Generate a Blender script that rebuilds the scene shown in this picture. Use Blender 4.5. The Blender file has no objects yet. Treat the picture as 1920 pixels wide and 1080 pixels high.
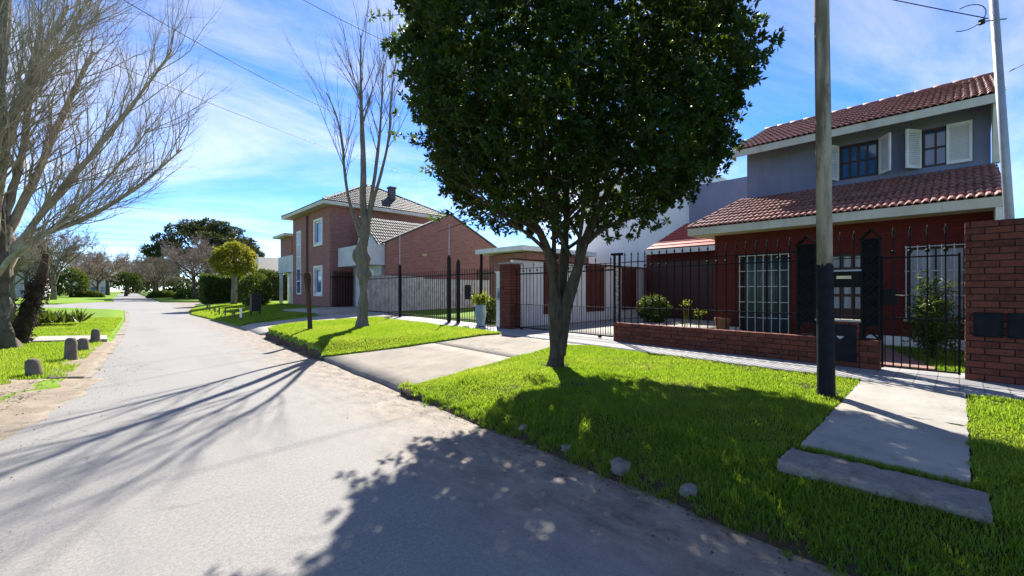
import bpy, math, random
import numpy as np
from mathutils import Vector, Matrix, noise as mnoise

random.seed(11)
rng = np.random.default_rng(11)
scene = bpy.context.scene
COL = scene.collection
R = math.radians

# ------------------------------------------------------------------ camera
YAW = 43.6                                   # the street runs along +Y, the camera looks 43.6 degrees to its right
cam_d = bpy.data.cameras.new('camera')
cam = bpy.data.objects.new('camera', cam_d)
COL.objects.link(cam)
cam.location = (0, 0, 1.55)
cam.rotation_euler = (R(90), 0, R(-YAW))
cam_d.sensor_width = 36
cam_d.lens = 14.98
cam_d.shift_y = 0.0026
cam_d.clip_start = 0.05
cam_d.clip_end = 3000
scene.camera = cam

# ------------------------------------------------------------------ sky and sun
SUN_EL = 41.0
SUN_AZ = 40.5                                # from +Y towards +X
world = bpy.data.worlds.new('World')
scene.world = world
world.use_nodes = True
wn, wl = world.node_tree.nodes, world.node_tree.links
wn.clear()
w_out = wn.new('ShaderNodeOutputWorld')
w_bg = wn.new('ShaderNodeBackground')
w_sky = wn.new('ShaderNodeTexSky')
w_sky.sky_type = 'NISHITA'
w_sky.sun_disc = False
w_sky.sun_elevation = R(SUN_EL)
w_sky.sun_rotation = R(SUN_AZ)
w_sky.altitude = 800
w_sky.air_density = 0.75
w_sky.dust_density = 0.1
w_sky.ozone_density = 4.0
w_bg.inputs['Strength'].default_value = 0.11
tc = wn.new('ShaderNodeTexCoord')
sep = wn.new('ShaderNodeSeparateXYZ')
wl.new(tc.outputs['Generated'], sep.inputs[0])


def wmath(op, a, b=None):
    n = wn.new('ShaderNodeMath')
    n.operation = op
    for i, q in enumerate((a, b)):
        if q is None:
            continue
        if isinstance(q, (int, float)):
            n.inputs[i].default_value = q
        else:
            wl.new(q, n.inputs[i])
    return n.outputs[0]


zc = wmath('ADD', wmath('MAXIMUM', sep.outputs[2], 0.0), 0.22)
comb = wn.new('ShaderNodeCombineXYZ')
wl.new(wmath('DIVIDE', sep.outputs[0], zc), comb.inputs[0])
wl.new(wmath('DIVIDE', sep.outputs[1], zc), comb.inputs[1])
mp = wn.new('ShaderNodeMapping')
mp.inputs['Rotation'].default_value = (0, 0, R(52))
mp.inputs['Location'].default_value = (9.7, 1.1, 0)
mp.inputs['Scale'].default_value = (0.7, 1.5, 1)
wl.new(comb.outputs[0], mp.inputs[0])
n1 = wn.new('ShaderNodeTexNoise')
n1.inputs['Scale'].default_value = 0.95
n1.inputs['Detail'].default_value = 9
n1.inputs['Roughness'].default_value = 0.63
n1.inputs['Distortion'].default_value = 0.6
wl.new(mp.outputs[0], n1.inputs['Vector'])
n2 = wn.new('ShaderNodeTexNoise')
n2.inputs['Scale'].default_value = 0.55
n2.inputs['Detail'].default_value = 3
wl.new(comb.outputs[0], n2.inputs['Vector'])
mixn = wmath('ADD', wmath('MULTIPLY', n1.outputs[0], 0.75), wmath('MULTIPLY', n2.outputs[0], 0.45))
ramp = wn.new('ShaderNodeValToRGB')
ramp.color_ramp.elements[0].position = 0.475
ramp.color_ramp.elements[0].color = (0, 0, 0, 1)
ramp.color_ramp.elements[1].position = 0.84
ramp.color_ramp.elements[1].color = (1, 1, 1, 1)
ramp.color_ramp.interpolation = 'EASE'
wl.new(mixn, ramp.inputs[0])
# clouds scatter the sky's own light around them, whitened, plus sunlight
bw = wn.new('ShaderNodeRGBToBW')
wl.new(w_sky.outputs[0], bw.inputs[0])
cl_val = wmath('ADD', wmath('MULTIPLY', bw.outputs[0], 1.15), 0.9)
cl_rgb = wn.new('ShaderNodeCombineColor')
for i, k in enumerate((0.97, 1.0, 1.03)):
    wl.new(wmath('MULTIPLY', cl_val, k), cl_rgb.inputs[i])
sat = wn.new('ShaderNodeHueSaturation')
sat.inputs['Saturation'].default_value = 1.26
sat.inputs['Hue'].default_value = 0.51
wl.new(w_sky.outputs[0], sat.inputs['Color'])
wmix = wn.new('ShaderNodeMix')
wmix.data_type = 'RGBA'
hz_ = wmath('ADD', wmath('MULTIPLY', wmath('MINIMUM', wmath('MULTIPLY', wmath('MAXIMUM', sep.outputs[2], 0.0), 5.0), 1.0), 0.6), 0.3)
wl.new(wmath('MULTIPLY', ramp.outputs[0], hz_), wmix.inputs['Factor'])
wl.new(sat.outputs[0], wmix.inputs['A'])
wl.new(cl_rgb.outputs[0], wmix.inputs['B'])
wl.new(wmix.outputs['Result'], w_bg.inputs['Color'])
wl.new(w_bg.outputs[0], w_out.inputs[0])

sun_d = bpy.data.lights.new('sun', 'SUN')
sun_d.energy = 5.0
sun_d.angle = R(0.53)
sun_d.color = (1.0, 0.95, 0.86)
sun = bpy.data.objects.new('sun', sun_d)
COL.objects.link(sun)
sdir = Vector((math.sin(R(SUN_AZ)) * math.cos(R(SUN_EL)), math.cos(R(SUN_AZ)) * math.cos(R(SUN_EL)), math.sin(R(SUN_EL))))
sun.rotation_euler = sdir.to_track_quat('Z', 'Y').to_euler()
sun.location = sdir * 60

scene.view_settings.view_transform = 'Standard'
scene.view_settings.look = 'None'
scene.view_settings.gamma = 1
scene.view_settings.use_curve_mapping = False
scene.view_settings.exposure = 1.42
scene.cycles.max_bounces = 8
scene.cycles.transparent_max_bounces = 8

# ------------------------------------------------------------------ materials
MATS = {}


class NT:
    def __init__(s, name):
        s.m = bpy.data.materials.new(name)
        s.m.use_nodes = True
        s.n, s.l = s.m.node_tree.nodes, s.m.node_tree.links
        s.n.clear()
        s.out = s.n.new('ShaderNodeOutputMaterial')
        s.p = s.n.new('ShaderNodeBsdfPrincipled')
        s.l.new(s.p.outputs[0], s.out.inputs[0])
        s.pos = s.n.new('ShaderNodeNewGeometry').outputs['Position']
        MATS[name] = s.m

    def put(s, sock, v):
        if isinstance(v, (int, float)):
            sock.default_value = v
        elif isinstance(v, tuple):
            sock.default_value = v if len(v) == 4 or len(sock.default_value) == 3 else (*v, 1)
        else:
            s.l.new(v, sock)

    def math(s, op, a, b=0.0, clamp=False):
        n = s.n.new('ShaderNodeMath')
        n.operation = op
        n.use_clamp = clamp
        s.put(n.inputs[0], a)
        s.put(n.inputs[1], b)
        return n.outputs[0]

    def scaled(s, sc, vec=None):
        n = s.n.new('ShaderNodeVectorMath')
        n.operation = 'MULTIPLY'
        s.put(n.inputs[0], vec or s.pos)
        n.inputs[1].default_value = sc if isinstance(sc, tuple) else (sc, sc, sc)
        return n.outputs[0]

    def noise(s, scale, detail=4, rough=0.55, stretch=None, dist=0.0):
        n = s.n.new('ShaderNodeTexNoise')
        n.inputs['Scale'].default_value = scale
        n.inputs['Detail'].default_value = detail
        n.inputs['Roughness'].default_value = rough
        n.inputs['Distortion'].default_value = dist
        s.l.new(s.scaled(stretch) if stretch else s.pos, n.inputs['Vector'])
        return n.outputs[0]

    def ramp(s, v, a, b, lo=0.0, hi=1.0):
        n = s.n.new('ShaderNodeMapRange')
        s.put(n.inputs[0], v)
        n.inputs[1].default_value = a
        n.inputs[2].default_value = b
        n.inputs[3].default_value = lo
        n.inputs[4].default_value = hi
        return n.outputs[0]

    def mix(s, f, a, b, mode='MIX'):
        n = s.n.new('ShaderNodeMix')
        n.data_type = 'RGBA'
        n.blend_type = mode
        s.put(n.inputs['Factor'], f)
        s.put(n.inputs['A'], a)
        s.put(n.inputs['B'], b)
        return n.outputs['Result']

    def rand(s):
        return s.n.new('ShaderNodeObjectInfo').outputs['Random']

    def island(s):
        return s.n.new('ShaderNodeNewGeometry').outputs['Random Per Island']

    def sep(s):
        n = s.n.new('ShaderNodeSeparateXYZ')
        s.l.new(s.pos, n.inputs[0])
        return n.outputs

    def bump(s, h, strength=0.3, dist=0.02):
        n = s.n.new('ShaderNodeBump')
        n.inputs['Strength'].default_value = strength
        n.inputs['Distance'].default_value = dist
        s.put(n.inputs['Height'], h)
        s.l.new(n.outputs[0], s.p.inputs['Normal'])

    def fin(s, col, rough=0.8, spec=0.3, metal=0.0):
        s.put(s.p.inputs['Base Color'], col)
        s.put(s.p.inputs['Roughness'], rough)
        s.p.inputs['Specular IOR Level'].default_value = spec
        s.p.inputs['Metallic'].default_value = metal
        return s.m


def plain(name, c1, c2=None, scale=6.0, rough=0.7, spec=0.3, bump=0.0, bscale=40.0, rnd=0.0, stretch=None, metal=0.0):
    t = NT(name)
    c2 = c2 or tuple(q * 0.75 for q in c1)
    col = t.mix(t.ramp(t.noise(scale, 6, 0.6, stretch), 0.33, 0.67), c1, c2)
    if rnd:
        col = t.mix(t.math('MULTIPLY', t.rand(), rnd), col, tuple(q * 0.35 for q in c1))
    if bump:
        t.bump(t.noise(bscale, 5, 0.6, stretch), bump, 0.01)
    return t.fin(col, rough, spec, metal)


def leafy(name, c1, c2, c3, trans, rough=0.5, spec=0.25, scale=1.2, tmix=0.45):
    """leaf: diffuse + translucent, varied from leaf to leaf"""
    t = NT(name)
    col = t.mix(t.island(), c1, c2)
    col = t.mix(t.ramp(t.noise(scale, 3), 0.4, 0.7), col, c3)
    t.fin(col, rough, spec)
    tr = t.n.new('ShaderNodeBsdfTranslucent')
    t.put(tr.inputs[0], t.mix(t.ramp(t.noise(scale * 0.6, 4), 0.4, 0.65), t.mix(t.island(), trans, tuple(q * 0.6 for q in trans)), (trans[0] * 1.15, trans[1] * 0.92, trans[2] * 1.6)))
    ms = t.n.new('ShaderNodeMixShader')
    ms.inputs[0].default_value = tmix
    t.l.new(t.p.outputs[0], ms.inputs[1])
    t.l.new(tr.outputs[0], ms.inputs[2])
    t.l.new(ms.outputs[0], t.out.inputs[0])
    return t.m


def brickmat(name, c1, c2, mortar, bw=0.24, bh=0.075, dirt=None, ms=0.012):
    t = NT(name)
    x, y, z = t.sep()
    cmb = t.n.new('ShaderNodeCombineXYZ')
    t.put(cmb.inputs[0], t.math('ADD', x, y))
    t.put(cmb.inputs[1], z)
    b = t.n.new('ShaderNodeTexBrick')
    t.l.new(cmb.outputs[0], b.inputs['Vector'])
    b.inputs['Scale'].default_value = 1
    b.inputs['Mortar Size'].default_value = ms
    b.inputs['Brick Width'].default_value = bw
    b.inputs['Row Height'].default_value = bh
    b.inputs['Bias'].default_value = 0.0
    t.put(b.inputs['Color1'], c1)
    t.put(b.inputs['Color2'], c2)
    t.put(b.inputs['Mortar'], mortar)
    col = t.mix(t.ramp(t.noise(2.2, 6, 0.65, (1, 1, 2.5)), 0.35, 0.7, 0, 0.55), b.outputs[0], dirt or tuple(q * 0.6 for q in c1))
    t.bump(t.math('SUBTRACT', 1.0, b.outputs['Fac']), 0.5, 0.008)
    return t.fin(col, 0.85, 0.2)


# ground surfaces
t = NT('asphalt')
x, y, z = t.sep()
edge_r = t.math('SUBTRACT', t.math('ADD', 2.92, t.math('MULTIPLY', y, 0.057)), x)
wob = t.math('MULTIPLY', t.math('SUBTRACT', t.noise(1.1, 5, 0.6), 0.5), 1.5)
sandy = t.ramp(t.math('ADD', edge_r, wob), 0.15, 1.6, 1.0, 0.0)
agg = t.noise(38, 4, 0.7)
agg2 = t.noise(110, 2, 0.6)
base = t.mix(t.ramp(t.math('ADD', t.math('MULTIPLY', agg, 0.5), t.math('MULTIPLY', agg2, 0.5)), 0.38, 0.63), (0.135, 0.130, 0.122), (0.30, 0.288, 0.268))
base = t.mix(t.ramp(t.noise(2.4, 7, 0.7), 0.35, 0.7, 0, 0.5), base, (0.185, 0.178, 0.168))
base = t.mix(t.ramp(t.noise(0.9, 5, 0.6, (1.3, 0.16, 1)), 0.53, 0.68, 0, 0.45), base, (0.14, 0.137, 0.134))
base = t.mix(t.ramp(t.noise(0.55, 6, 0.6), 0.4, 0.68, 0, 0.35), base, (0.26, 0.25, 0.235))
crk = t.n.new('ShaderNodeTexVoronoi')
crk.feature = 'DISTANCE_TO_EDGE'
crk.inputs['Scale'].default_value = 0.42
wv = t.n.new('ShaderNodeVectorMath')
wv.operation = 'ADD'
nz = t.n.new('ShaderNodeTexNoise')
nz.inputs['Scale'].default_value = 1.6
nz.inputs['Detail'].default_value = 6
t.l.new(t.pos, nz.inputs['Vector'])
t.l.new(t.pos, wv.inputs[0])
t.l.new(nz.outputs['Color'], wv.inputs[1])
t.l.new(wv.outputs[0], crk.inputs['Vector'])
cmask = t.math('MULTIPLY', t.ramp(crk.outputs['Distance'], 0.0, 0.008, 1, 0), t.ramp(t.noise(0.7, 3), 0.5, 0.62))
base = t.mix(t.math('MULTIPLY', cmask, 0.7), base, (0.06, 0.06, 0.058))
base = t.mix(t.ramp(t.noise(0.35, 4, 0.5, (1.0, 0.35, 1)), 0.52, 0.66, 0, 0.3), base, (0.15, 0.15, 0.155))
sand = t.mix(t.ramp(t.noise(6, 7, 0.75, (1.0, 0.45, 1)), 0.38, 0.66), (0.285, 0.232, 0.175), (0.095, 0.075, 0.056))
col = t.mix(t.math('MULTIPLY', sandy, 0.95), base, sand)
t.bump(t.math('ADD', agg2, t.math('MULTIPLY', agg, 0.5)), 0.22, 0.003)
t.fin(col, 0.82, 0.3)

t = NT('concrete')
c = t.mix(t.ramp(t.noise(1.7, 7, 0.65), 0.35, 0.7), (0.36, 0.335, 0.292), (0.25, 0.232, 0.2))
c = t.mix(t.ramp(t.noise(60, 3), 0.55, 0.75, 0, 0.5), c, (0.2, 0.19, 0.18))
c = t.mix(t.ramp(t.noise(0.6, 4), 0.5, 0.7, 0, 0.5), c, (0.33, 0.28, 0.21))
c = t.mix(t.ramp(t.noise(2.8, 7, 0.75), 0.56, 0.68, 0, 0.6), c, (0.15, 0.14, 0.125))
t.bump(t.noise(45, 5, 0.6), 0.25, 0.008)
t.fin(c, 0.85, 0.25)

t = NT('drive_concrete')
c = t.mix(t.ramp(t.noise(1.5, 7, 0.7), 0.35, 0.68), (0.30, 0.262, 0.215), (0.195, 0.168, 0.138))
c = t.mix(t.ramp(t.noise(55, 3), 0.5, 0.75, 0, 0.6), c, (0.15, 0.13, 0.11))
c = t.mix(t.ramp(t.noise(4.5, 7, 0.75, (0.5, 1, 1)), 0.55, 0.7, 0, 0.6), c, (0.13, 0.115, 0.095))
crk = t.n.new('ShaderNodeTexVoronoi')
crk.feature = 'DISTANCE_TO_EDGE'
crk.inputs['Scale'].default_value = 0.5
wv = t.n.new('ShaderNodeVectorMath')
wv.operation = 'ADD'
nz = t.n.new('ShaderNodeTexNoise')
nz.inputs['Scale'].default_value = 2.0
nz.inputs['Detail'].default_value = 6
t.l.new(t.pos, nz.inputs['Vector'])
t.l.new(t.pos, wv.inputs[0])
t.l.new(nz.outputs['Color'], wv.inputs[1])
t.l.new(wv.outputs[0], crk.inputs['Vector'])
c = t.mix(t.math('MULTIPLY', t.ramp(crk.outputs['Distance'], 0.0, 0.009, 0.8, 0), t.ramp(t.noise(0.8, 3), 0.45, 0.55)), c, (0.05, 0.045, 0.04))
t.bump(t.noise(45, 5, 0.6), 0.3, 0.008)
t.fin(c, 0.88, 0.2)

t = NT('old_concrete')
c = t.mix(t.ramp(t.noise(7, 7, 0.7), 0.3, 0.7), (0.30, 0.275, 0.24), (0.15, 0.135, 0.115))
c = t.mix(t.ramp(t.noise(45, 3), 0.5, 0.75, 0, 0.6), c, (0.07, 0.068, 0.055))
t.bump(t.noise(35, 6, 0.65), 0.6, 0.012)
t.fin(c, 0.9, 0.2)

t = NT('paving')
x, y, z = t.sep()
cmb = t.n.new('ShaderNodeCombineXYZ')
t.put(cmb.inputs[0], y)
t.put(cmb.inputs[1], t.math('SUBTRACT', x, t.math('MULTIPLY', y, 0.073)))
b = t.n.new('ShaderNodeTexBrick')
b.offset = 0.0
t.l.new(cmb.outputs[0], b.inputs['Vector'])
b.inputs['Scale'].default_value = 1
b.inputs['Mortar Size'].default_value = 0.006
b.inputs['Brick Width'].default_value = 0.2
b.inputs['Row Height'].default_value = 0.2
t.put(b.inputs['Color1'], (0.33, 0.325, 0.32))
t.put(b.inputs['Color2'], (0.27, 0.268, 0.27))
t.put(b.inputs['Mortar'], (0.13, 0.125, 0.12))
c = t.mix(t.ramp(t.noise(1.4, 6, 0.65), 0.4, 0.7, 0, 0.5), b.outputs[0], (0.24, 0.225, 0.2))
t.bump(t.math('ADD', t.math('SUBTRACT', 1.0, b.outputs['Fac']), t.math('MULTIPLY', t.noise(50, 4), 0.4)), 0.35, 0.006)
t.fin(c, 0.75, 0.3)

t = NT('dirt')
c = t.mix(t.ramp(t.noise(6, 7, 0.7), 0.3, 0.7), (0.13, 0.095, 0.065), (0.05, 0.038, 0.028))
c = t.mix(t.ramp(t.noise(70, 3), 0.55, 0.75, 0, 0.6), c, (0.24, 0.2, 0.15))
t.bump(t.noise(24, 6, 0.7), 0.9, 0.03)
t.fin(c, 0.95, 0.1)

t = NT('sandy_dirt')
c = t.mix(t.ramp(t.noise(3, 7, 0.7), 0.3, 0.7), (0.3, 0.25, 0.19), (0.17, 0.135, 0.1))
c = t.mix(t.ramp(t.noise(60, 3), 0.5, 0.75, 0, 0.6), c, (0.38, 0.34, 0.28))
t.bump(t.noise(24, 6, 0.7), 0.6, 0.02)
t.fin(c, 0.95, 0.1)

t = NT('turf')
c = t.mix(t.ramp(t.noise(1.1, 6, 0.6), 0.3, 0.7), (0.165, 0.265, 0.02), (0.105, 0.20, 0.015))
c = t.mix(t.ramp(t.noise(30, 5, 0.7), 0.35, 0.7, 0, 0.45), c, (0.08, 0.13, 0.012))
c = t.mix(t.ramp(t.noise(0.5, 5, 0.6), 0.58, 0.72, 0, 0.5), c, (0.12, 0.115, 0.03))
t.bump(t.noise(60, 5, 0.7), 0.25, 0.02)
t.fin(c, 0.9, 0.1)

t = NT('near_soil')
x, y, z = t.sep()
c = t.mix(t.ramp(t.noise(8, 6, 0.6), 0.3, 0.7), (0.06, 0.085, 0.012), (0.045, 0.045, 0.018))
er_ = t.math('SUBTRACT', x, t.math('ADD', 2.92, t.math('MULTIPLY', y, 0.057)))
c = t.mix(t.ramp(t.math('ADD', er_, t.math('MULTIPLY', t.noise(5, 4), 0.25)), 0.22, 0.42, 1, 0), c, t.mix(t.noise(20, 5), (0.05, 0.035, 0.022), (0.10, 0.075, 0.05)))
t.bump(t.noise(40, 5, 0.7), 0.9, 0.03)
t.fin(c, 0.95, 0.1)

# vegetation
leafy('grass_blade', (0.045, 0.135, 0.012), (0.115, 0.19, 0.022), (0.13, 0.16, 0.028), (0.38, 0.58, 0.03), 0.45, 0.3, 1.3, 0.5)
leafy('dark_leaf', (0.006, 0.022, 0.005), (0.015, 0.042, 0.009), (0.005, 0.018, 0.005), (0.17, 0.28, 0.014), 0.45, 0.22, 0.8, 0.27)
leafy('hedge_leaf', (0.04, 0.075, 0.014), (0.065, 0.11, 0.02), (0.035, 0.065, 0.012), (0.14, 0.20, 0.014), 0.5, 0.25, 0.8, 0.3)
leafy('lime_leaf', (0.12, 0.145, 0.016), (0.16, 0.165, 0.018), (0.085, 0.11, 0.014), (0.34, 0.36, 0.02), 0.5, 0.2, 0.6, 0.45)
leafy('pine_leaf', (0.025, 0.045, 0.015), (0.04, 0.06, 0.018), (0.06, 0.07, 0.02), (0.08, 0.1, 0.02), 0.6, 0.15, 0.12, 0.25)
leafy('brown_leaf', (0.055, 0.045, 0.034), (0.035, 0.029, 0.022), (0.075, 0.06, 0.043), (0.05, 0.04, 0.025), 0.8, 0.1, 3, 0.2)
leafy('shrub_leaf', (0.10, 0.15, 0.014), (0.15, 0.18, 0.016), (0.07, 0.11, 0.012), (0.30, 0.38, 0.02), 0.5, 0.2, 3, 0.45)
leafy('litter', (0.09, 0.05, 0.025), (0.05, 0.03, 0.018), (0.13, 0.08, 0.04), (0.08, 0.04, 0.02), 0.8, 0.1, 5, 0.15)


def bark(name, a, b, c, sc=5.0, bumpk=0.8, stretch=(1, 1, 0.22)):
    t = NT(name)
    n = t.noise(sc * 3, 6, 0.65, stretch)
    col = t.mix(t.ramp(n, 0.3, 0.68), a, b)
    col = t.mix(t.ramp(t.noise(sc * 0.7, 5, 0.6), 0.48, 0.66, 0, 0.75), col, c)
    t.bump(n, bumpk, 0.02)
    return t.fin(col, 0.9, 0.15)


bark('bark_brown', (0.12, 0.088, 0.06), (0.028, 0.02, 0.014), (0.075, 0.058, 0.036), 6.0, 1.0)
bark('bark_plane', (0.42, 0.37, 0.29), (0.24, 0.205, 0.155), (0.12, 0.10, 0.07), 2.4, 0.3, (1, 1, 0.6))
bark('bark_old', (0.19, 0.165, 0.125), (0.05, 0.042, 0.032), (0.10, 0.09, 0.06), 3.5, 1.0, (1, 1, 0.4))
bark('bark_grey', (0.25, 0.215, 0.165), (0.10, 0.085, 0.065), (0.15, 0.13, 0.085), 4)
bark('twig_far', (0.30, 0.23, 0.19), (0.22, 0.165, 0.14), (0.26, 0.2, 0.16), 2, 0.2)
bark('twig_pale', (0.34, 0.29, 0.235), (0.2, 0.17, 0.135), (0.27, 0.23, 0.18), 2, 0.2)

# built things
t = NT('red_brick')
c = t.mix(t.rand(), (0.165, 0.045, 0.030), (0.08, 0.022, 0.017))
c = t.mix(t.ramp(t.noise(16, 6, 0.7), 0.4, 0.7, 0, 0.5), c, (0.19, 0.075, 0.042))
c = t.mix(t.ramp(t.noise(3, 5, 0.7), 0.52, 0.72, 0, 0.6), c, (0.06, 0.03, 0.022))
t.bump(t.noise(38, 6, 0.7), 0.7, 0.012)
t.fin(c, 0.85, 0.2)
plain('mortar', (0.04, 0.03, 0.025), (0.02, 0.016, 0.013), 14, 0.95, 0.1, 0.5)
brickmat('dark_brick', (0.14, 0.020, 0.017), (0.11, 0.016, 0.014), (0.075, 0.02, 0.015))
brickmat('house_brick', (0.33, 0.135, 0.112), (0.255, 0.10, 0.085), (0.31, 0.19, 0.165), 0.25, 0.085, (0.17, 0.085, 0.07))
brickmat('shed_brick', (0.30, 0.125, 0.095), (0.23, 0.095, 0.075), (0.27, 0.17, 0.14), 0.25, 0.085)
plain('white_paint', (0.74, 0.73, 0.69), (0.60, 0.585, 0.54), 2.5, 0.6, 0.3, 0.1)
t = NT('cream_fascia')
n = t.noise(1.6, 6, 0.7, (3.2, 3.2, 0.35))
c = t.mix(t.ramp(t.noise(1.1, 6, 0.65), 0.35, 0.68), (0.62, 0.60, 0.52), (0.48, 0.45, 0.38))
c = t.mix(t.ramp(n, 0.52, 0.72, 0, 0.55), c, (0.33, 0.29, 0.23))
t.bump(t.noise(60, 5), 0.25, 0.008)
t.fin(c, 0.85, 0.2)
plain('soffit', (0.50, 0.43, 0.34), (0.38, 0.31, 0.23), 1.6, 0.8, 0.2)
t = NT('grey_stucco')
n = t.noise(1.6, 6, 0.7, (3.2, 3.2, 0.35))
c = t.mix(t.ramp(t.noise(1.1, 6, 0.65), 0.35, 0.68), (0.20, 0.22, 0.315), (0.165, 0.18, 0.265))
c = t.mix(t.ramp(n, 0.52, 0.72, 0, 0.55), c, (0.135, 0.14, 0.175))
t.bump(t.noise(60, 5), 0.25, 0.008)
t.fin(c, 0.85, 0.2)
plain('lilac_stucco', (0.78, 0.77, 0.78), (0.70, 0.69, 0.71), 0.9, 0.85, 0.2, 0.2, 50)
t = NT('stained_white')
x, y, z = t.sep()
c = t.mix(t.ramp(t.noise(2.2, 7, 0.7, (1, 1, 0.3)), 0.42, 0.68), (0.83, 0.80, 0.73), (0.68, 0.64, 0.56))
t.bump(t.noise(35, 5), 0.2, 0.01)
t.fin(c, 0.85, 0.2)
t = NT('weathered_wall')
c = t.mix(t.ramp(t.noise(2.6, 8, 0.75), 0.36, 0.64), (0.66, 0.62, 0.60), (0.42, 0.40, 0.38))
c = t.mix(t.ramp(t.noise(7, 6, 0.7, (1, 1, 0.35)), 0.5, 0.7, 0, 0.7), c, (0.17, 0.165, 0.15))
t.bump(t.noise(20, 6), 0.4, 0.015)
t.fin(c, 0.9, 0.15)
plain('maroon_panel', (0.13, 0.034, 0.026), (0.09, 0.026, 0.02), 3, 0.75, 0.25, 0.2)
plain('dark_wood', (0.075, 0.026, 0.016), (0.04, 0.014, 0.010), 5, 0.5, 0.35, 0.3, 20, 0, (6, 6, 0.6))
plain('brown_frame', (0.055, 0.022, 0.016), (0.035, 0.014, 0.011), 7, 0.5, 0.4)
plain('shutter_white', (0.72, 0.71, 0.70), (0.60, 0.59, 0.58), 3, 0.5, 0.3)
plain('black_iron', (0.006, 0.006, 0.007), (0.010, 0.009, 0.009), 30, 0.6, 0.12, 0.15, 60)
plain('grille_white', (0.60, 0.60, 0.58), (0.45, 0.43, 0.4), 20, 0.45, 0.4)
plain('black_paint', (0.006, 0.008, 0.012), (0.014, 0.015, 0.02), 9, 0.65, 0.12, 0.3)
t = NT('pole_wood')
n = t.noise(9, 6, 0.65, (1, 1, 0.12))
c = t.mix(t.ramp(n, 0.38, 0.6), (0.35, 0.30, 0.235), (0.14, 0.11, 0.08))
c = t.mix(t.ramp(t.noise(4, 6, 0.7, (1, 1, 0.5)), 0.50, 0.64, 0, 0.8), c, (0.11, 0.062, 0.036))
c = t.mix(t.ramp(t.noise(11, 5, 0.7), 0.55, 0.7, 0, 0.6), c, (0.14, 0.15, 0.09))
t.bump(n, 0.6, 0.015)
t.fin(c, 0.85, 0.2)
plain('post_wood', (0.10, 0.06, 0.04), (0.05, 0.03, 0.02), 9, 0.9, 0.15, 0.8, 24, 0, (1, 1, 0.2))
plain('galvanised', (0.36, 0.37, 0.41), (0.27, 0.28, 0.31), 5, 0.45, 0.4, 0.1, metal=0.3)
t = NT('roof_red')
c = t.mix(t.rand(), (0.30, 0.115, 0.09), (0.19, 0.068, 0.055))
c = t.mix(t.ramp(t.noise(6, 6, 0.7), 0.45, 0.7, 0, 0.4), c, (0.36, 0.20, 0.16))
c = t.mix(t.ramp(t.noise(2.4, 5, 0.7), 0.52, 0.7, 0, 0.5), c, (0.11, 0.06, 0.05))
t.bump(t.noise(50, 4), 0.3, 0.006)
t.fin(c, 0.6, 0.45)
t = NT('roof_dark')
c = t.mix(t.ramp(t.noise(6, 6, 0.7), 0.35, 0.65), (0.085, 0.082, 0.082), (0.04, 0.039, 0.039))
c = t.mix(t.ramp(t.noise(1.5, 5, 0.7), 0.5, 0.7, 0, 0.4), c, (0.12, 0.115, 0.112))
t.fin(c, 0.68, 0.3)
plain('roof_flat_red', (0.36, 0.045, 0.032), (0.25, 0.035, 0.026), 5, 0.7, 0.3, 0.3, 30)
plain('roof_grey', (0.34, 0.38, 0.42), (0.25, 0.28, 0.32), 2, 0.7, 0.3)
t = NT('glass_sky_tint')
t.fin((0.03, 0.11, 0.25), 0.05, 0.9)  # blue of the reflected sky is put into the base colour
t = NT('glass_dim')
t.fin((0.022, 0.042, 0.062), 0.12, 0.25)
plain('canopy_white', (0.56, 0.57, 0.58), (0.44, 0.44, 0.44), 1.6, 0.75, 0.25, 0.15)
t = NT('curtain')
c = t.mix(t.ramp(t.noise(26, 3, 0.5, (1, 1, 0.05)), 0.35, 0.65), (0.42, 0.43, 0.44), (0.26, 0.27, 0.29))
t.fin(c, 0.35, 0.5)
plain('stone', (0.24, 0.215, 0.19), (0.12, 0.11, 0.095), 9, 0.9, 0.2, 0.8, 30)
plain('bollard', (0.20, 0.165, 0.125), (0.12, 0.10, 0.078), 9, 0.9, 0.15, 0.8, 40)
plain('planter_blue', (0.27, 0.33, 0.36), (0.19, 0.24, 0.26), 5, 0.6, 0.3, 0.1)
plain('bin_black', (0.012, 0.012, 0.012), (0.02, 0.018, 0.016), 8, 0.6, 0.3)
plain('brass', (0.45, 0.37, 0.22), None, 9, 0.35, 0.5, metal=0.8)
plain('cable', (0.02, 0.02, 0.022), None, 9, 0.6, 0.3)
plain('terracotta', (0.30, 0.11, 0.07), None, 9, 0.85, 0.2)
plain('tiled_path', (0.30, 0.17, 0.13), (0.22, 0.13, 0.10), 6, 0.7, 0.3)
M = MATS

# ------------------------------------------------------------------ helpers
WLOC = {}


def parent_to(o, parent):
    o.parent = parent
    loc = WLOC.get(parent.name)
    if loc is not None:
        o.matrix_parent_inverse = Matrix.Translation(-loc)


def link(name, me, mat, parent=None):
    o = bpy.data.objects.new(name, me)
    COL.objects.link(o)
    if mat is not None and not me.materials:
        me.materials.append(M[mat])
    if parent is not None:
        parent_to(o, parent)
    return o


def tag(o, label=None, cat=None, group=None, kind=None):
    if label:
        o['label'] = label
    if cat:
        o['category'] = cat
    if group:
        o['group'] = group
    if kind:
        o['kind'] = kind
    return o


def thing(name, loc, label, cat, group=None):
    o = bpy.data.objects.new(name, None)
    COL.objects.link(o)
    o.empty_display_size = 0.2
    o.location = loc
    WLOC[o.name] = Vector(loc)
    return tag(o, label, cat, group)


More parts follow.
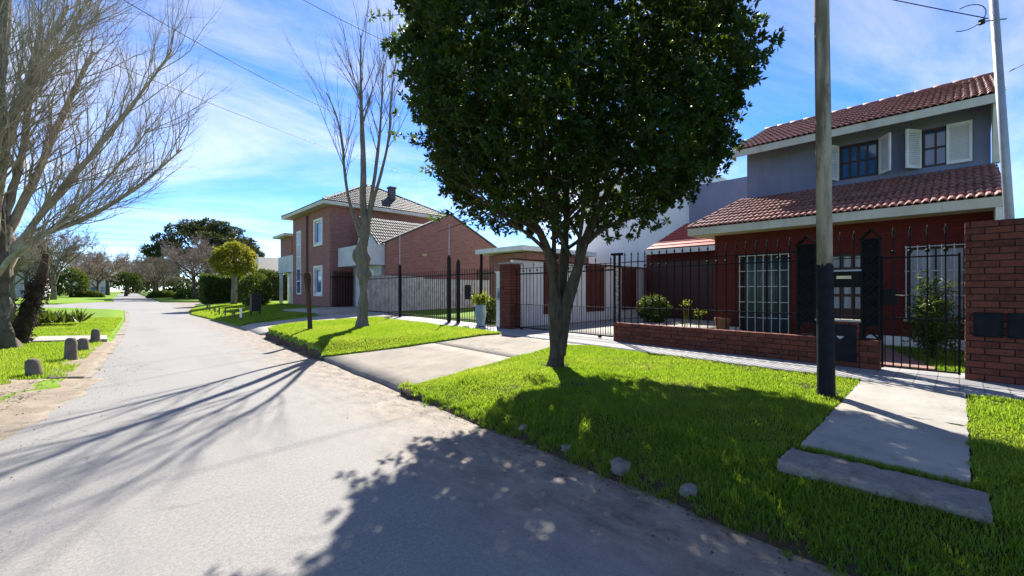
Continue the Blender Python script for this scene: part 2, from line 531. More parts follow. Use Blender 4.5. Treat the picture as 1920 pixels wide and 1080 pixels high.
class MB:
    def __init__(s):
        s.v, s.f = [], []

    def add(s, vs, fs):
        n = len(s.v)
        s.v += [tuple(q) for q in vs]
        s.f += [tuple(i + n for i in f) for f in fs]
        return s

    BF = [(0, 3, 2, 1), (4, 5, 6, 7), (0, 1, 5, 4), (1, 2, 6, 5), (2, 3, 7, 6), (3, 0, 4, 7)]

    def box(s, x0, x1, y0, y1, z0, z1):
        return s.add([(x0, y0, z0), (x1, y0, z0), (x1, y1, z0), (x0, y1, z0), (x0, y0, z1), (x1, y0, z1), (x1, y1, z1), (x0, y1, z1)], s.BF)

    def bar(s, p, q, w, h, up=(0, 0, 1)):
        p, q = Vector(p), Vector(q)
        d = (q - p).normalized()
        up = Vector(up)
        if abs(d.dot(up)) > 0.98:
            up = Vector((1, 0, 0))
        a = d.cross(up).normalized() * (w / 2)
        b = a.cross(d).normalized() * (h / 2)
        return s.add([p - a - b, p + a - b, p + a + b, p - a + b, q - a - b, q + a - b, q + a + b, q - a + b], s.BF)

    def prism(s, poly, vec):
        n = len(poly)
        vec = Vector(vec)
        vs = [Vector(p) for p in poly] + [Vector(p) + vec for p in poly]
        fs = [tuple(range(n))[::-1], tuple(range(n, 2 * n))]
        fs += [(i, (i + 1) % n, n + (i + 1) % n, n + i) for i in range(n)]
        return s.add(vs, fs)

    def tube(s, pts, rads, k=8, jit=0.0, seed=0, caps=True):
        pts = [Vector(p) for p in pts]
        if isinstance(rads, (int, float)):
            rads = [rads] * len(pts)
        vs, fs = [], []
        ref = Vector((0.31, 0.95, 0.05))
        for i, p in enumerate(pts):
            d = (pts[min(i + 1, len(pts) - 1)] - pts[max(i - 1, 0)]).normalized()
            a = d.cross(ref)
            if a.length < 0.15:
                a = d.cross(Vector((1, 0, 0)))
            a.normalize()
            b = d.cross(a)
            for j in range(k):
                th = 2 * math.pi * j / k
                r = rads[i]
                if jit:
                    q = a * math.cos(th) + b * math.sin(th)
                    r *= 1 + jit * mnoise.noise(Vector((q.x * 1.6 + seed, q.y * 1.6, p.z * 2.2 + q.z)))
                vs.append(p + (a * math.cos(th) + b * math.sin(th)) * r)
        for i in range(len(pts) - 1):
            for j in range(k):
                j2 = (j + 1) % k
                fs.append((i * k + j, i * k + j2, (i + 1) * k + j2, (i + 1) * k + j))
        if caps:
            fs.append(tuple(range(k))[::-1])
            fs.append(tuple(range((len(pts) - 1) * k, len(pts) * k)))
        return s.add(vs, fs)

    def lathe(s, c, prof, k=12):
        return s.tube([(c[0], c[1], c[2] + z) for r, z in prof], [max(r, 0.0005) for r, z in prof], k)

    def mesh(s, name, smooth=False):
        me = bpy.data.meshes.new(name)
        me.from_pydata(s.v, [], s.f)
        if smooth:
            me.polygons.foreach_set('use_smooth', [True] * len(me.polygons))
        me.update()
        return me

    def build(s, name, mat, parent=None, smooth=False):
        return link(name, s.mesh(name, smooth), mat, parent)


def mesh_np(name, V, F, smooth=False):
    me = bpy.data.meshes.new(name)
    V = np.asarray(V, dtype=np.float32)
    F = np.asarray(F, dtype=np.int32)
    m, k = F.shape
    me.vertices.add(len(V))
    me.vertices.foreach_set('co', V.ravel())
    me.loops.add(m * k)
    me.loops.foreach_set('vertex_index', F.ravel())
    me.polygons.add(m)
    me.polygons.foreach_set('loop_start', np.arange(0, m * k, k, dtype=np.int32))
    if smooth:
        me.polygons.foreach_set('use_smooth', np.ones(m, dtype=bool))
    me.update(calc_edges=True)
    return me


def unit(n):
    v = rng.normal(size=(n, 3))
    return v / np.linalg.norm(v, axis=1, keepdims=True)


def leaf_cloud(cent, length, width, per=1, outward=None, spread=1.0, grav=0.0):
    """each centre carries `per` leaves (folded rhombi) radiating from it"""
    C = np.repeat(cent, per, axis=0)
    n = len(C)
    d = unit(n) * spread
    if outward is not None:
        d = d + np.repeat(outward, per, axis=0)
    d[:, 2] -= grav
    d /= np.linalg.norm(d, axis=1, keepdims=True) + 1e-9
    s = np.cross(d, unit(n))
    s /= np.linalg.norm(s, axis=1, keepdims=True) + 1e-9
    nn = np.cross(d, s)
    L = length * rng.uniform(0.65, 1.25, (n, 1))
    W = width * rng.uniform(0.7, 1.2, (n, 1))
    V = np.empty((n, 4, 3))
    V[:, 0] = C + d * L * 0.08
    V[:, 1] = C + d * L * 0.55 + s * W * 0.5 + nn * W * 0.12
    V[:, 2] = C + d * L - nn * L * 0.08
    V[:, 3] = C + d * L * 0.55 - s * W * 0.5 + nn * W * 0.12
    F = np.arange(n * 4).reshape(n, 4)
    F = np.concatenate([F[:, [0, 1, 2]], F[:, [0, 2, 3]]])
    return V.reshape(-1, 3), F


def blades(x, y, z, h, w, lean=0.45, seg=2):
    n = len(x)
    a = rng.uniform(0, 2 * np.pi, n)
    sx, sy = np.cos(a), np.sin(a)
    la = rng.uniform(0, 2 * np.pi, n)
    lm = h * lean * rng.uniform(0.1, 1.3, n)
    lx, ly = np.cos(la) * lm, np.sin(la) * lm
    if seg == 2:
        V = np.empty((n, 5, 3))
        V[:, 0] = np.stack([x - sx * w, y - sy * w, z], 1)
        V[:, 1] = np.stack([x + sx * w, y + sy * w, z], 1)
        V[:, 2] = np.stack([x + sx * w * 0.75 + lx * 0.35, y + sy * w * 0.75 + ly * 0.35, z + h * 0.6], 1)
        V[:, 3] = np.stack([x - sx * w * 0.75 + lx * 0.35, y - sy * w * 0.75 + ly * 0.35, z + h * 0.6], 1)
        V[:, 4] = np.stack([x + lx, y + ly, z + h * 0.98], 1)
        b = np.arange(n)[:, None] * 5
        F = np.concatenate([b + [0, 1, 2], b + [0, 2, 3], b + [3, 2, 4]])
    else:
        V = np.empty((n, 3, 3))
        V[:, 0] = np.stack([x - sx * w, y - sy * w, z], 1)
        V[:, 1] = np.stack([x + sx * w, y + sy * w, z], 1)
        V[:, 2] = np.stack([x + lx, y + ly, z + h], 1)
        F = np.arange(n * 3).reshape(n, 3)
    return V.reshape(-1, 3), F


def vnoise(x, y, s, seed=0.0):
    """cheap smooth 2-d noise for arrays, about -1..1"""
    return (np.sin(x * s * 1.7 + 1.3 + seed) * np.cos(y * s * 1.3 - 0.7 + seed * 2) + 0.6 * np.sin(x * s * 3.1 - y * s * 2.3 + seed) +
            0.4 * np.cos(x * s * 5.3 + y * s * 4.7 + 2 * seed)) / 1.6


# ------------------------------------------------------------------ terrain functions
def er(y):                                   # right edge of the asphalt
    return 2.92 + 0.057 * np.asarray(y, dtype=float)


LE = np.array([[-12, -2.4], [0, -1.7], [5, -1.15], [7, -0.82], [9, -0.36], [11, -0.1], [18, 0.38], [30, 0.95], [44, 1.25], [47, 0.6], [52, -1.6], [58, -5.5], [66, -22]])


def el(y):
    return np.interp(y, LE[:, 0], LE[:, 1])


def side(y):
    return 6.95 + 0.07 * np.asarray(y, dtype=float)


def fx(y):
    return 8.1 + 0.075 * y


def z_drive(x, y):
    return np.interp(x - er(y), [0, 0.1, 3.6, 30], [0.07, 0.085, 0.40, 0.42])


def z_near(x, y):
    tt = x - er(y)
    z = np.interp(tt, [-0.1, 0.0, 0.1, 0.3, 0.65, 1.4, 3.9], [-0.05, 0.02, 0.08, 0.15, 0.27, 0.335, 0.395])
    dr = 5.75 - y                            # towards the driveway the lawn drops to its level
    k = np.clip(dr / 0.9, 0, 1)
    k = k * k * (3 - 2 * k)
    return (z_drive(x, y) + 0.02) * (1 - k) + z * k + 0.012 * vnoise(x, y, 2.0)


def mound_front(x):                          # the mound's edge along the driveway
    return np.interp(x, [3.3, 3.6, 5.0, 7.3, 9], [9.9, 9.65, 9.0, 8.35, 8.2])


def z_mound(x, y):
    top = np.interp(x - er(y), [-0.02, 0.05, 0.5, 4.5], [0.20, 0.30, 0.36, 0.45])
    k = np.clip((y - mound_front(x)) / 0.9, 0, 1)
    k = k * k * (3 - 2 * k)
    return (z_drive(x, y) + 0.03) * (1 - k) + top * k + 0.012 * vnoise(x, y, 1.5, 2)


def z_left(x, y):
    tt = el(y) - x
    return np.interp(tt, [0, 0.15, 0.9, 4, 30], [0.03, 0.05, 0.11, 0.15, 0.3]) + 0.012 * vnoise(x, y, 1.2, 4)


def z_far(x, y):
    tt = x - np.interp(y, FE[:, 0], FE[:, 1])
    return np.interp(tt, [0, 0.3, 2, 6, 40], [0.03, 0.09, 0.35, 0.58, 0.75])


FE = np.array([[21, 4.15], [34, 3.9], [40, 4.5], [56, 6.9], [58, 9], [60, 16]])


def patch(name, ys, xl, xr, zf, nt, mat, kind='structure', skirt=0.25):
    """height-field sheet between two edge curves, with a skirt down its border"""
    ys = np.asarray(ys, dtype=float)
    T = np.linspace(0, 1, nt)
    Y = np.repeat(ys[:, None], nt, 1)
    L, Rr = np.array([xl(q) for q in ys]), np.array([xr(q) for q in ys])
    X = L[:, None] + (Rr - L)[:, None] * T[None, :]
    Z = zf(X, Y)
    X = np.pad(X, 1, mode='edge')
    Y = np.pad(Y, 1, mode='edge')
    Z = np.pad(Z, 1, mode='edge')
    for sl in ((0, slice(None)), (-1, slice(None)), (slice(None), 0), (slice(None), -1)):
        Z[sl] -= skirt
    ny, nx = X.shape
    V = np.stack([X, Y, Z], 2).reshape(-1, 3)
    i = np.arange(ny * nx).reshape(ny, nx)
    F = np.stack([i[:-1, :-1], i[:-1, 1:], i[1:, 1:], i[1:, :-1]], 2).reshape(-1, 4)
    return tag(link(name, mesh_np(name, V, F, True), mat), kind=kind)


# ------------------------------------------------------------------ ground, road, pavements
tag(MB().box(-900, 900, -300, 1500, -0.5, -0.06).build('ground', 'turf'), kind='structure')
g = MB()
ys = [-14, -8, -4, 0, 3, 5, 7, 9, 11, 14, 18, 24, 30, 36, 44, 60, 80, 120, 200, 330]
vs = []
for q in ys:
    a = -6.0 if q < 4 else (float(el(q)) - 0.25 if q <= 44 else (-28 if q <= 66 else 0.8))
    b = float(er(q)) + 0.12 if q < 26 else (5.2 if q < 40 else (20 if q <= 62 else 5.6 + (q - 62) * 0.03))
    vs += [(a, q, 0), (b, q, 0)]
g.add(vs, [(2 * i, 2 * i + 1, 2 * i + 3, 2 * i + 2) for i in range(len(ys) - 1)])
tag(g.build('road', 'asphalt'), kind='structure')

patch('lawn', np.linspace(-4, 5.75, 60), lambda q: er(q) - 0.03 + 0.07 * vnoise(0.0, q, 3.1) + 0.03 * vnoise(1.0, q, 9.0), lambda q: side(q) - (0.0 if q < 5.2 else (q - 5.2) * 0.9), z_near, 50, 'near_soil')


def mound_y():
    return np.concatenate([np.linspace(8.36, 9.9, 16), np.linspace(10.1, 16.8, 34)])


def mound_xl(q):
    e = float(er(q)) + 0.02 + 0.07 * float(vnoise(0.0, q, 3.3, 1)) + 0.05 * float(vnoise(0.0, q, 8.0, 1))
    f = float(np.interp(q, [8.2, 8.35, 9.0, 9.65, 9.9], [7.8, 7.3, 5.0, 3.6, 3.3]))
    e2 = max(e, f)
    if q > 15.6:
        e2 += (q - 15.6) ** 2 * 0.9
    return e2


patch('lawn', mound_y(), mound_xl, lambda q: float(side(q)) - 0.0, z_mound, 50, 'turf')
# bare earth bank along the mound's street side
bv, bf = [], []
bys = np.linspace(9.72, 16.3, 70)
for i, q in enumerate(bys):
    xt = mound_xl(q)
    zt = float(z_mound(np.array([xt + 0.08]), np.array([q]))[0])
    for j in range(6):
        s_ = j / 5
        xx = xt + 0.10 - 0.20 * s_ + 0.05 * vnoise(q * 1.0, s_ * 2, 4.2, 3)
        zz = (zt + 0.03) * (1 - s_ ** 1.3) - 0.02 + 0.03 * vnoise(q, s_, 7.0, 5) * (1 if 0 < j < 5 else 0.3)
        bv.append((float(xx), float(q), float(zz)))
for i in range(len(bys) - 1):
    for j in range(5):
        a = i * 6 + j
        bf.append((a, a + 6, a + 7, a + 1))
tag(MB().add(bv, bf).build('earth_bank', 'dirt'), kind='structure')

patch('sidewalk', np.linspace(-5, 22, 40), lambda q: float(side(q)), lambda q: fx(q) + 0.55, lambda X, Y: 0.40 + 0 * X, 6, 'paving', skirt=0.3)
# driveway: slabs between saw-cut joints, chipped street edge
dw = bpy.data.objects.new('driveway', None)
COL.objects.link(dw)
tag(dw, kind='structure')
for (ta, tb) in ((0.02, 2.3), (2.302, 4.15)):
    for (ya, yb) in ((5.2, 10.0),):
        n = 14
        vs = []
        for s_ in np.linspace(0, 1, n):
            q = ya + (yb - ya) * s_
            for tt in np.linspace(ta, tb, 7):
                if ta < 0.1 and tt == ta:
                    tt = tt + 0.03 * float(vnoise(0.0, q, 11.0, 6))
                xx = float(er(q)) + tt
                q2 = q
                vs.append((xx, q2, float(z_drive(xx, q2))))
        nt = 7
        V = np.array(vs)
        Vb = V.copy()
        Vb[:, 2] -= 0.14
        Vall = np.concatenate([V, Vb])
        i = np.arange(n * nt).reshape(n, nt)
        F = [i[:-1, :-1], i[:-1, 1:], i[1:, 1:], i[1:, :-1]]
        F = np.stack(F, 2).reshape(-1, 4)
        rim = np.concatenate([i[0], i[1:, -1], i[-1, -2::-1], i[-2:0:-1, 0]])
        r2 = np.roll(rim, -1)
        S = np.stack([rim, rim + n * nt, r2 + n * nt, r2], 1)
        link('slab', mesh_np('slab', Vall, np.concatenate([F, S])), 'drive_concrete', dw)
# garden court behind the fence
patch('courtyard', np.linspace(5.2, 9.6, 8), lambda q: fx(q) + 0.56, lambda q: 18.0, lambda X, Y: 0.402 + 0 * X, 8, 'concrete')
patch('garden_lawn', np.linspace(-1.8, 5.19, 8), lambda q: fx(q) + 0.56, lambda q: 12.4, lambda X, Y: 0.40 + 0.004 * vnoise(X, Y, 2.0), 8, 'turf')
patch('garden_lawn', np.linspace(10.0, 21.0, 8), lambda q: fx(q) + 0.56, lambda q: 24.0, lambda X, Y: 0.42 + (X - 9) * 0.012, 8, 'turf')
# front path and its step
pth = bpy.data.objects.new('path', None)
COL.objects.link(pth)
tag(pth, kind='structure')
def rough_slab(xa, xb, ya, yb, za, zb, th, nx, ny, name, mat, parent=None, chip=0.012):
    vs, fs = [], []
    for top in (1, 0):
        for j in range(ny):
            for i in range(nx):
                u, v = i / (nx - 1), j / (ny - 1)
                xx, yy = xa + (xb - xa) * u, ya + (yb - ya) * v
                edge = (i in (0, nx - 1)) or (j in (0, ny - 1))
                zz = za + (zb - za) * u - (chip * random.random() ** 2 if edge else 0.002 * random.random())
                if not top:
                    zz = za + (zb - za) * u - th
                if edge:
                    xx += random.uniform(-0.5, 0.5) * chip
                    yy += random.uniform(-0.5, 0.5) * chip
                vs.append((xx, yy, zz))
    for j in range(ny - 1):
        for i in range(nx - 1):
            a = j * nx + i
            fs.append((a, a + 1, a + nx + 1, a + nx))
    off = ny * nx
    rim = list(range(nx)) + [j * nx + nx - 1 for j in range(1, ny)] + [(ny - 1) * nx + i for i in range(nx - 2, -1, -1)] + [j * nx for j in range(ny - 2, 0, -1)]
    for a, b in zip(rim, rim[1:] + rim[:1]):
        fs.append((b, a, a + off, b + off))
    return MB().add(vs, fs).build(name, mat, parent)


for (xa, xb) in ((3.97, 5.42), (5.428, 7.02)):
    rough_slab(xa, xb, -0.05, 0.86, 0.345 + (xa - 3.97) * 0.022, 0.345 + (xb - 3.97) * 0.022, 0.12, 30, 20, 'slab', 'concrete', pth)
o = rough_slab(3.53, 3.92, -0.12, 0.92, 0.315, 0.315, 0.155, 9, 26, 'concrete_step', 'old_concrete', None, 0.018)
tag(o, 'worn rough concrete slab step lying in grass at the end of the path', 'step')
# garden path from the small gate
gp = bpy.data.objects.new('garden_path', None)
COL.objects.link(gp)
tag(gp, kind='structure')
for k in range(7):
    MB().box(8.67 + k * 0.43, 8.67 + k * 0.43 + 0.41, 0.25 + k * 0.13, 0.85 + k * 0.13, 0.3, 0.418).build('slab', 'tiled_path', gp)
# neighbour's driveway, rising to the brick house
patch('driveway', np.linspace(16.75, 21.2, 14), lambda q: float(er(q)) + 0.0, lambda q: 9.9 if q > 18 else 8.9, lambda X, Y: np.interp(X - er(Y), [0, 0.12, 6, 12], [0.012, 0.09, 0.55, 0.62]), 16, 'concrete')
patch('driveway', np.linspace(21.25, 25.4, 8), lambda q: 7.4 - (q - 21.25) * 0.1, lambda q: 14.0, lambda X, Y: np.interp(X - 4.1, [0, 3.3, 6, 12], [0.3, 0.56, 0.60, 0.62]), 10, 'concrete')
# lawns further along
patch('lawn', np.concatenate([np.linspace(21.25, 34, 16), np.linspace(35, 60, 20)]), lambda q: float(np.interp(q, FE[:, 0], FE[:, 1])), lambda q: 7.35 if q < 25.3 else 40, z_far, 40, 'turf')
patch('lawn', np.concatenate([np.linspace(2.0, 20, 50), np.linspace(20.5, 66, 60)]), lambda q: -60, lambda q: float(el(q)) - 0.28 - (0.35 if q < 9.5 else 0.0) + 0.09 * float(vnoise(0.0, q, 2.2)), lambda X, Y: z_left(X, Y), 90, 'turf')
patch('lawn', np.linspace(66, 330, 40), lambda q: 5.0 + (0 if q > 72 else (72 - q) * 1.2) + (q - 66) * 0.03, lambda q: 120, lambda X, Y: 0.06 + np.clip((X - 6) * 0.02, 0, 0.5), 20, 'turf')
patch('lawn', np.concatenate([np.linspace(70, 110, 14), np.linspace(115, 330, 20)]), lambda q: -160, lambda q: float(np.interp(q, [70, 80, 108, 330], [-3.9, -1.2, 0.9, 5.5])), lambda X, Y: 0.06 + np.clip((-X) * 0.012, 0, 0.6), 20, 'turf')
# bare sandy verge on the left
patch('verge', np.linspace(1.5, 10.5, 40), lambda q: float(el(q)) - 0.95 - (10.5 - q) * 0.06 + 0.12 * float(vnoise(0.0, q, 2.5, 3)), lambda q: float(el(q)) + 0.1 + 0.10 * float(vnoise(0.0, q, 2.0, 5)), lambda X, Y: 0.006 + np.clip((el(Y) - X) * 0.13, 0, 0.15) + 0.008 * vnoise(X, Y, 4.0), 14, 'sandy_dirt')
patch('verge', np.linspace(10.5, 17.0, 40), lambda q: float(el(q)) - 0.62 + 0.16 * float(vnoise(0.0, q, 3.5, 3)), lambda q: float(el(q)) - 0.12, lambda X, Y: z_left(X, Y) + 0.012, 8, 'sandy_dirt')
# kerb stones on the left
kb = bpy.data.objects.new('kerb', None)
COL.objects.link(kb)
tag(kb, kind='structure')
q = 9.6
while q < 45:
    q2 = q + (0.95 if q < 24 else 1.9)
    a = Vector((float(el(q)) - 0.13, q, 0.0))
    b = Vector((float(el(q2 - 0.02)) - 0.13, q2 - 0.02, 0.0))
    hgt = 0.022 + random.uniform(-0.012, 0.014)
    MB().bar(a, b, 0.2 + random.uniform(-0.02, 0.02), 2 * hgt).build('kerb_stone', 'drive_concrete', kb)
    q = q2
# concrete footpath crossing the left lawn
lp = bpy.data.objects.new('footpath', None)
COL.objects.link(lp)
tag(lp, kind='structure')
for k in range(8):
    xa, xb = 0.02 - k * 1.5, 0.02 - k * 1.5 - 1.48
    m = MB()
    ya, yb = 16.9 + k * 0.45, 18.5 + k * 0.45
    m.prism([(xa, ya, 0.07), (xb, ya + 0.44, 0.1), (xb, yb + 0.44, 0.1), (xa, yb, 0.07)], (0, 0, 0.09))
    m.build('slab', 'concrete', lp)

# ------------------------------------------------------------------ brick walls
FANG = -math.atan(0.075)                     # the fence line's turn from +Y


def brick_mesh(L, T, H, n=4):
    out = []
    for k in range(n):
        m = MB()
        j = lambda: random.uniform(-0.004, 0.004)
        m.box(-T / 2, T / 2, -L / 2, L / 2, -H / 2, H / 2)
        m.v = [(x + j(), y + j(), z + j() * 0.7) for x, y, z in m.v]
        out.append(m.mesh('brick'))
        out[-1].materials.append(M['red_brick'])
    return out


def brick_run(parent, x0, y0, length, z0, courses, T, ang=0.0, L=0.235, H=0.072, J=0.013, jut=0.006):
    """bricks from (x0, y0) along +Y turned by ang; the mortar core lies 8 mm behind their faces"""
    ms = brick_mesh(L, T, H)
    d = Vector((-math.sin(ang), math.cos(ang), 0))
    nrm = Vector((math.cos(ang), math.sin(ang), 0))
    for c in range(courses):
        s = -(L + J) * (0.5 if c % 2 else 0.0)
        z = z0 + c * (H + J) + H / 2 + J * 0.5
        while s < length - 0.02:
            a, b = max(s, 0), min(s + L, length)
            if b - a > 0.03:
                o = link('brick', random.choice(ms), None, parent)
                p = Vector((x0, y0, z)) + d * (a + b) / 2 + nrm * random.uniform(-jut, jut)
                o.location = p
                o.rotation_euler = (0, 0, ang + random.uniform(-0.006, 0.006))
                o.scale = (1, (b - a) / L, 1)
            s += L + J
    m = MB()
    e = 0.008
    a0, a1 = Vector((x0, y0, 0)) + d * e, Vector((x0, y0, 0)) + d * (length - e)
    h = nrm * (T / 2 - e)
    zt = z0 + courses * (H + J)
    m.prism([a0 - h + Vector((0, 0, z0 - 0.1)), a0 + h + Vector((0, 0, z0 - 0.1)), a1 + h + Vector((0, 0, z0 - 0.1)), a1 - h + Vector((0, 0, z0 - 0.1))], (0, 0, zt - z0 + 0.09))
    m.build('mortar', 'mortar', parent)
    return zt


# tall wall right of the small gate
w = thing('brick_wall', (8.22, -0.9, 0.4), 'tall red brick wall with two black meter plates beside the small gate', 'wall')
zt = brick_run(w, 8.19, -1.95, 1.90, 0.40, 24, 0.28, 0.0)
for (a, b) in ((-0.37, -0.13), (-0.64, -0.41)):
    f = MB().box(8.028, 8.046, a, b, 0.97, 1.27).build('meter_plate', 'black_paint', w)
    m = MB()
    for (p, q) in (((a, 0.97), (a, 1.27)), ((b, 0.97), (b, 1.27))):
        m.bar((8.024, p[0], p[1]), (8.024, q[0], q[1]), 0.012, 0.012)
    for zz in (0.97, 1.27):
        m.bar((8.024, a, zz), (8.024, b, zz), 0.012, 0.012)
    m.build('frame', 'black_iron', f)
# low wall under the railings
w = thing('low_brick_wall', (8.4, 3.5, 0.4), 'low red brick wall carrying the black railings behind the pavement', 'wall')
brick_run(w, fx(1.56), 1.56, 3.92, 0.40, 5, 0.17, FANG)
brick_run(w, fx(1.02), 1.02, 0.53, 0.40, 8, 0.17, FANG)
brick_run(w, fx(0.80), 0.80, 0.21, 0.40, 5, 0.17, FANG)
m = MB()
m.bar((fx(1.0), 1.0, 1.095), (fx(1.57), 1.57, 1.095), 0.21, 0.03)
m.build('coping', 'concrete', w)
cb = MB().bar((fx(1.06) - 0.095, 1.06, 0.76), (fx(1.42) - 0.095, 1.42, 0.76), 0.03, 0.56).build('meter_door', 'black_paint', w)
m = MB()
m.prism([(fx(1.21) - 0.118, 1.20, 0.86), (fx(1.26) - 0.118, 1.30, 0.86), (fx(1.25) - 0.118, 1.25, 0.81)], (0.006, 0, 0))
m.build('badge', 'galvanised', cb)
# pillar at the far end of the sliding gate
w = thing('brick_pillar', (8.95, 9.5, 0.4), 'square red brick gate pillar beside the white meter cabinet', 'pillar')
ms = brick_mesh(0.46, 0.223, 0.072)
for c in range(23):
    for k in (-1, 1):
        o = link('brick', random.choice(ms), None, w)
        z = 0.40 + c * 0.085 + 0.043
        if c % 2:
            o.location = (8.97 + k * 0.1175, 9.5, z)
        else:
            o.location = (8.97, 9.5 + k * 0.1175, z)
            o.rotation_euler = (0, 0, math.pi / 2)
MB().box(8.75, 9.19, 9.28, 9.72, 0.3, 2.35).build('mortar', 'mortar', w)
MB().box(8.70, 9.24, 9.23, 9.77, 2.356, 2.40).build('cap', 'concrete', w)
# white meter cabinet
cbt = thing('meter_cabinet', (9.15, 10.0, 0.4), 'tall white meter cabinet with grey glass window beside the brick pillar', 'cabinet')
MB().box(8.98, 9.34, 9.80, 10.16, 0.38, 2.12).build('body', 'white_paint', cbt)
d_ = MB().box(8.96, 8.978, 9.84, 10.12, 1.25, 1.62).build('door', 'galvanised', cbt)
MB().box(8.95, 8.958, 9.90, 10.06, 1.32, 1.54).build('window', 'glass_sky_tint', d_)
MB().box(8.95, 9.37, 9.77, 10.19, 2.121, 2.16).build('cap', 'white_paint', cbt)

# ------------------------------------------------------------------ ironwork
fin = MB()
fin.lathe((0, 0, 0), [(0.007, 0), (0.016, 0.015), (0.007, 0.035), (0.019, 0.075), (0.006, 0.125), (0.001, 0.16)], 6)
FIN = fin.mesh('finial', True)
FIN.materials.append(M['black_iron'])
BALL = MB().lathe((0, 0, 0), [(0.004, -0.032), (0.022, -0.02), (0.028, 0), (0.022, 0.02), (0.004, 0.032)], 7).mesh('collar', True)
BALL.materials.append(M['black_iron'])
BARS = {}


def iron_bar(parent, x, y, z0, z1, w=0.014, spear=True, ball=None):
    key = (round(z1 - z0, 3), w)
    if key not in BARS:
        BARS[key] = MB().box(-w / 2, w / 2, -w / 2, w / 2, 0, z1 - z0).mesh('bar')
        BARS[key].materials.append(M['black_iron'])
    o = link('bar', BARS[key], None, parent)
    o.location = (x, y, z0)
    if spear:
        f = bpy.data.objects.new('finial', FIN)
        COL.objects.link(f)
        f.parent = o
        f.location = (0, 0, z1 - z0 - 0.004)
    if ball:
        f = bpy.data.objects.new('collar', BALL)
        COL.objects.link(f)
        f.parent = o
        f.location = (0, 0, ball - z0)
    return o


def rail(parent, y0, y1, z, w=0.03, h=0.012, dx=0.0, name='rail'):
    return MB().bar((fx(y0) + dx, y0, z), (fx(y1) + dx, y1, z), w, h).build(name, 'black_iron', parent)


fence = thing('iron_railings', (8.4, 3.4, 0.825), 'black spear topped iron railings on the low brick wall', 'fence')
for zz in (1.17, 2.04, 2.19):
    rail(fence, 1.85, 5.3, zz, 0.035, 0.018)
yy = 1.95
while yy < 5.25:
    iron_bar(fence, fx(yy), yy, 0.826, 2.28, 0.017, True, 2.10 if int(yy * 10) % 2 else None)
    yy += 0.172
fence2 = thing('iron_railings', (8.2, 1.25, 1.11), 'short iron railing over the meter door between two lattice posts', 'fence')
rail(fence2, 1.0, 1.56, 1.16)
rail(fence2, 1.0, 1.56, 2.04)
for yy in (1.1, 1.27, 1.44):
    iron_bar(fence2, fx(yy), yy, 1.111, 2.30, 0.013, True)


def lattice_post(y0, y1, zb, zt, label):
    yc = (y0 + y1) / 2
    t_ = thing('lattice_post', (fx(yc), yc, zb), label, 'post', 'iron lattice posts')
    zs = zt - 0.14
    for dx in (-0.055, 0.055):
        for q in (y0, y1):
            MB().box(fx(q) + dx - 0.014, fx(q) + dx + 0.014, q - 0.014, q + 0.014, zb, zs).build('upright', 'black_iron', t_)
        for (a, za, b, zc_, ww, hh) in ((y0 - 0.02, zs, yc, zt, 0.028, 0.02), (y1 + 0.02, zs, yc, zt, 0.028, 0.02), (y0, zs, y1, zs, 0.02, 0.016), (y0, zb + 0.01, y1, zb + 0.01, 0.02, 0.016), (y0, zb + 0.2, y1, zb + 0.2, 0.02, 0.012)):
            MB().bar((fx(yc) + dx, a, za), (fx(yc) + dx, b, zc_), ww, hh).build('gable_bar' if zc_ == zt else 'cross_bar', 'black_iron', t_)
        n = 6
        z0, dz = zb + 0.2, (zs - zb - 0.2) / 6
        for k in range(n):
            a, b = (y0, y1) if k % 2 else (y1, y0)
            MB().bar((fx(yc) + dx * 0.95, a, z0 + k * dz), (fx(yc) + dx * 0.95, b, z0 + (k + 1) * dz), 0.02, 0.02).build('lattice_bar', 'black_iron', t_)
            MB().bar((fx(yc) + dx * 0.7, b, z0 + k * dz), (fx(yc) + dx * 0.7, a, z0 + (k + 1) * dz), 0.02, 0.02).build('lattice_bar', 'black_iron', t_)
        for (a, b) in ((y0, y1), (y1, y0)):
            MB().bar((fx(yc) + dx * 0.9, a, zb + 0.01), (fx(yc) + dx * 0.9, b, zb + 0.2), 0.014, 0.014).build('lattice_bar', 'black_iron', t_)
    MB().box(fx(yc) - 0.012, fx(yc) + 0.012, y0 + 0.015, y1 - 0.015, zb + 0.21, zs - 0.01).build('back_plate', 'black_iron', t_)
    m = MB()
    m.prism([(fx(yc) - 0.075, y0 - 0.03, zs - 0.005), (fx(yc) - 0.075, yc, zt + 0.012), (fx(yc) - 0.075, y1 + 0.03, zs - 0.005), (fx(yc) - 0.075, yc, zt - 0.006)], (0.15, 0, 0))
    m.build('cap', 'black_iron', t_)


lattice_post(1.58, 1.83, 0.826, 2.43, 'black iron lattice post standing at the end of the long low wall')
lattice_post(0.80, 1.0, 0.826, 2.45, 'black iron lattice post beside the small pedestrian gate')


def scroll(c, r0, turns, n=18, w=0.012, mirror=1):
    m = MB()
    pts = []
    for i in range(n + 1):
        a = i / n * turns * 2 * math.pi
        r = r0 * (1 - 0.8 * i / n)
        pts.append((c[0], c[1] + mirror * r * math.cos(a), c[2] + r * math.sin(a)))
    return m.tube(pts, w / 2, 5)


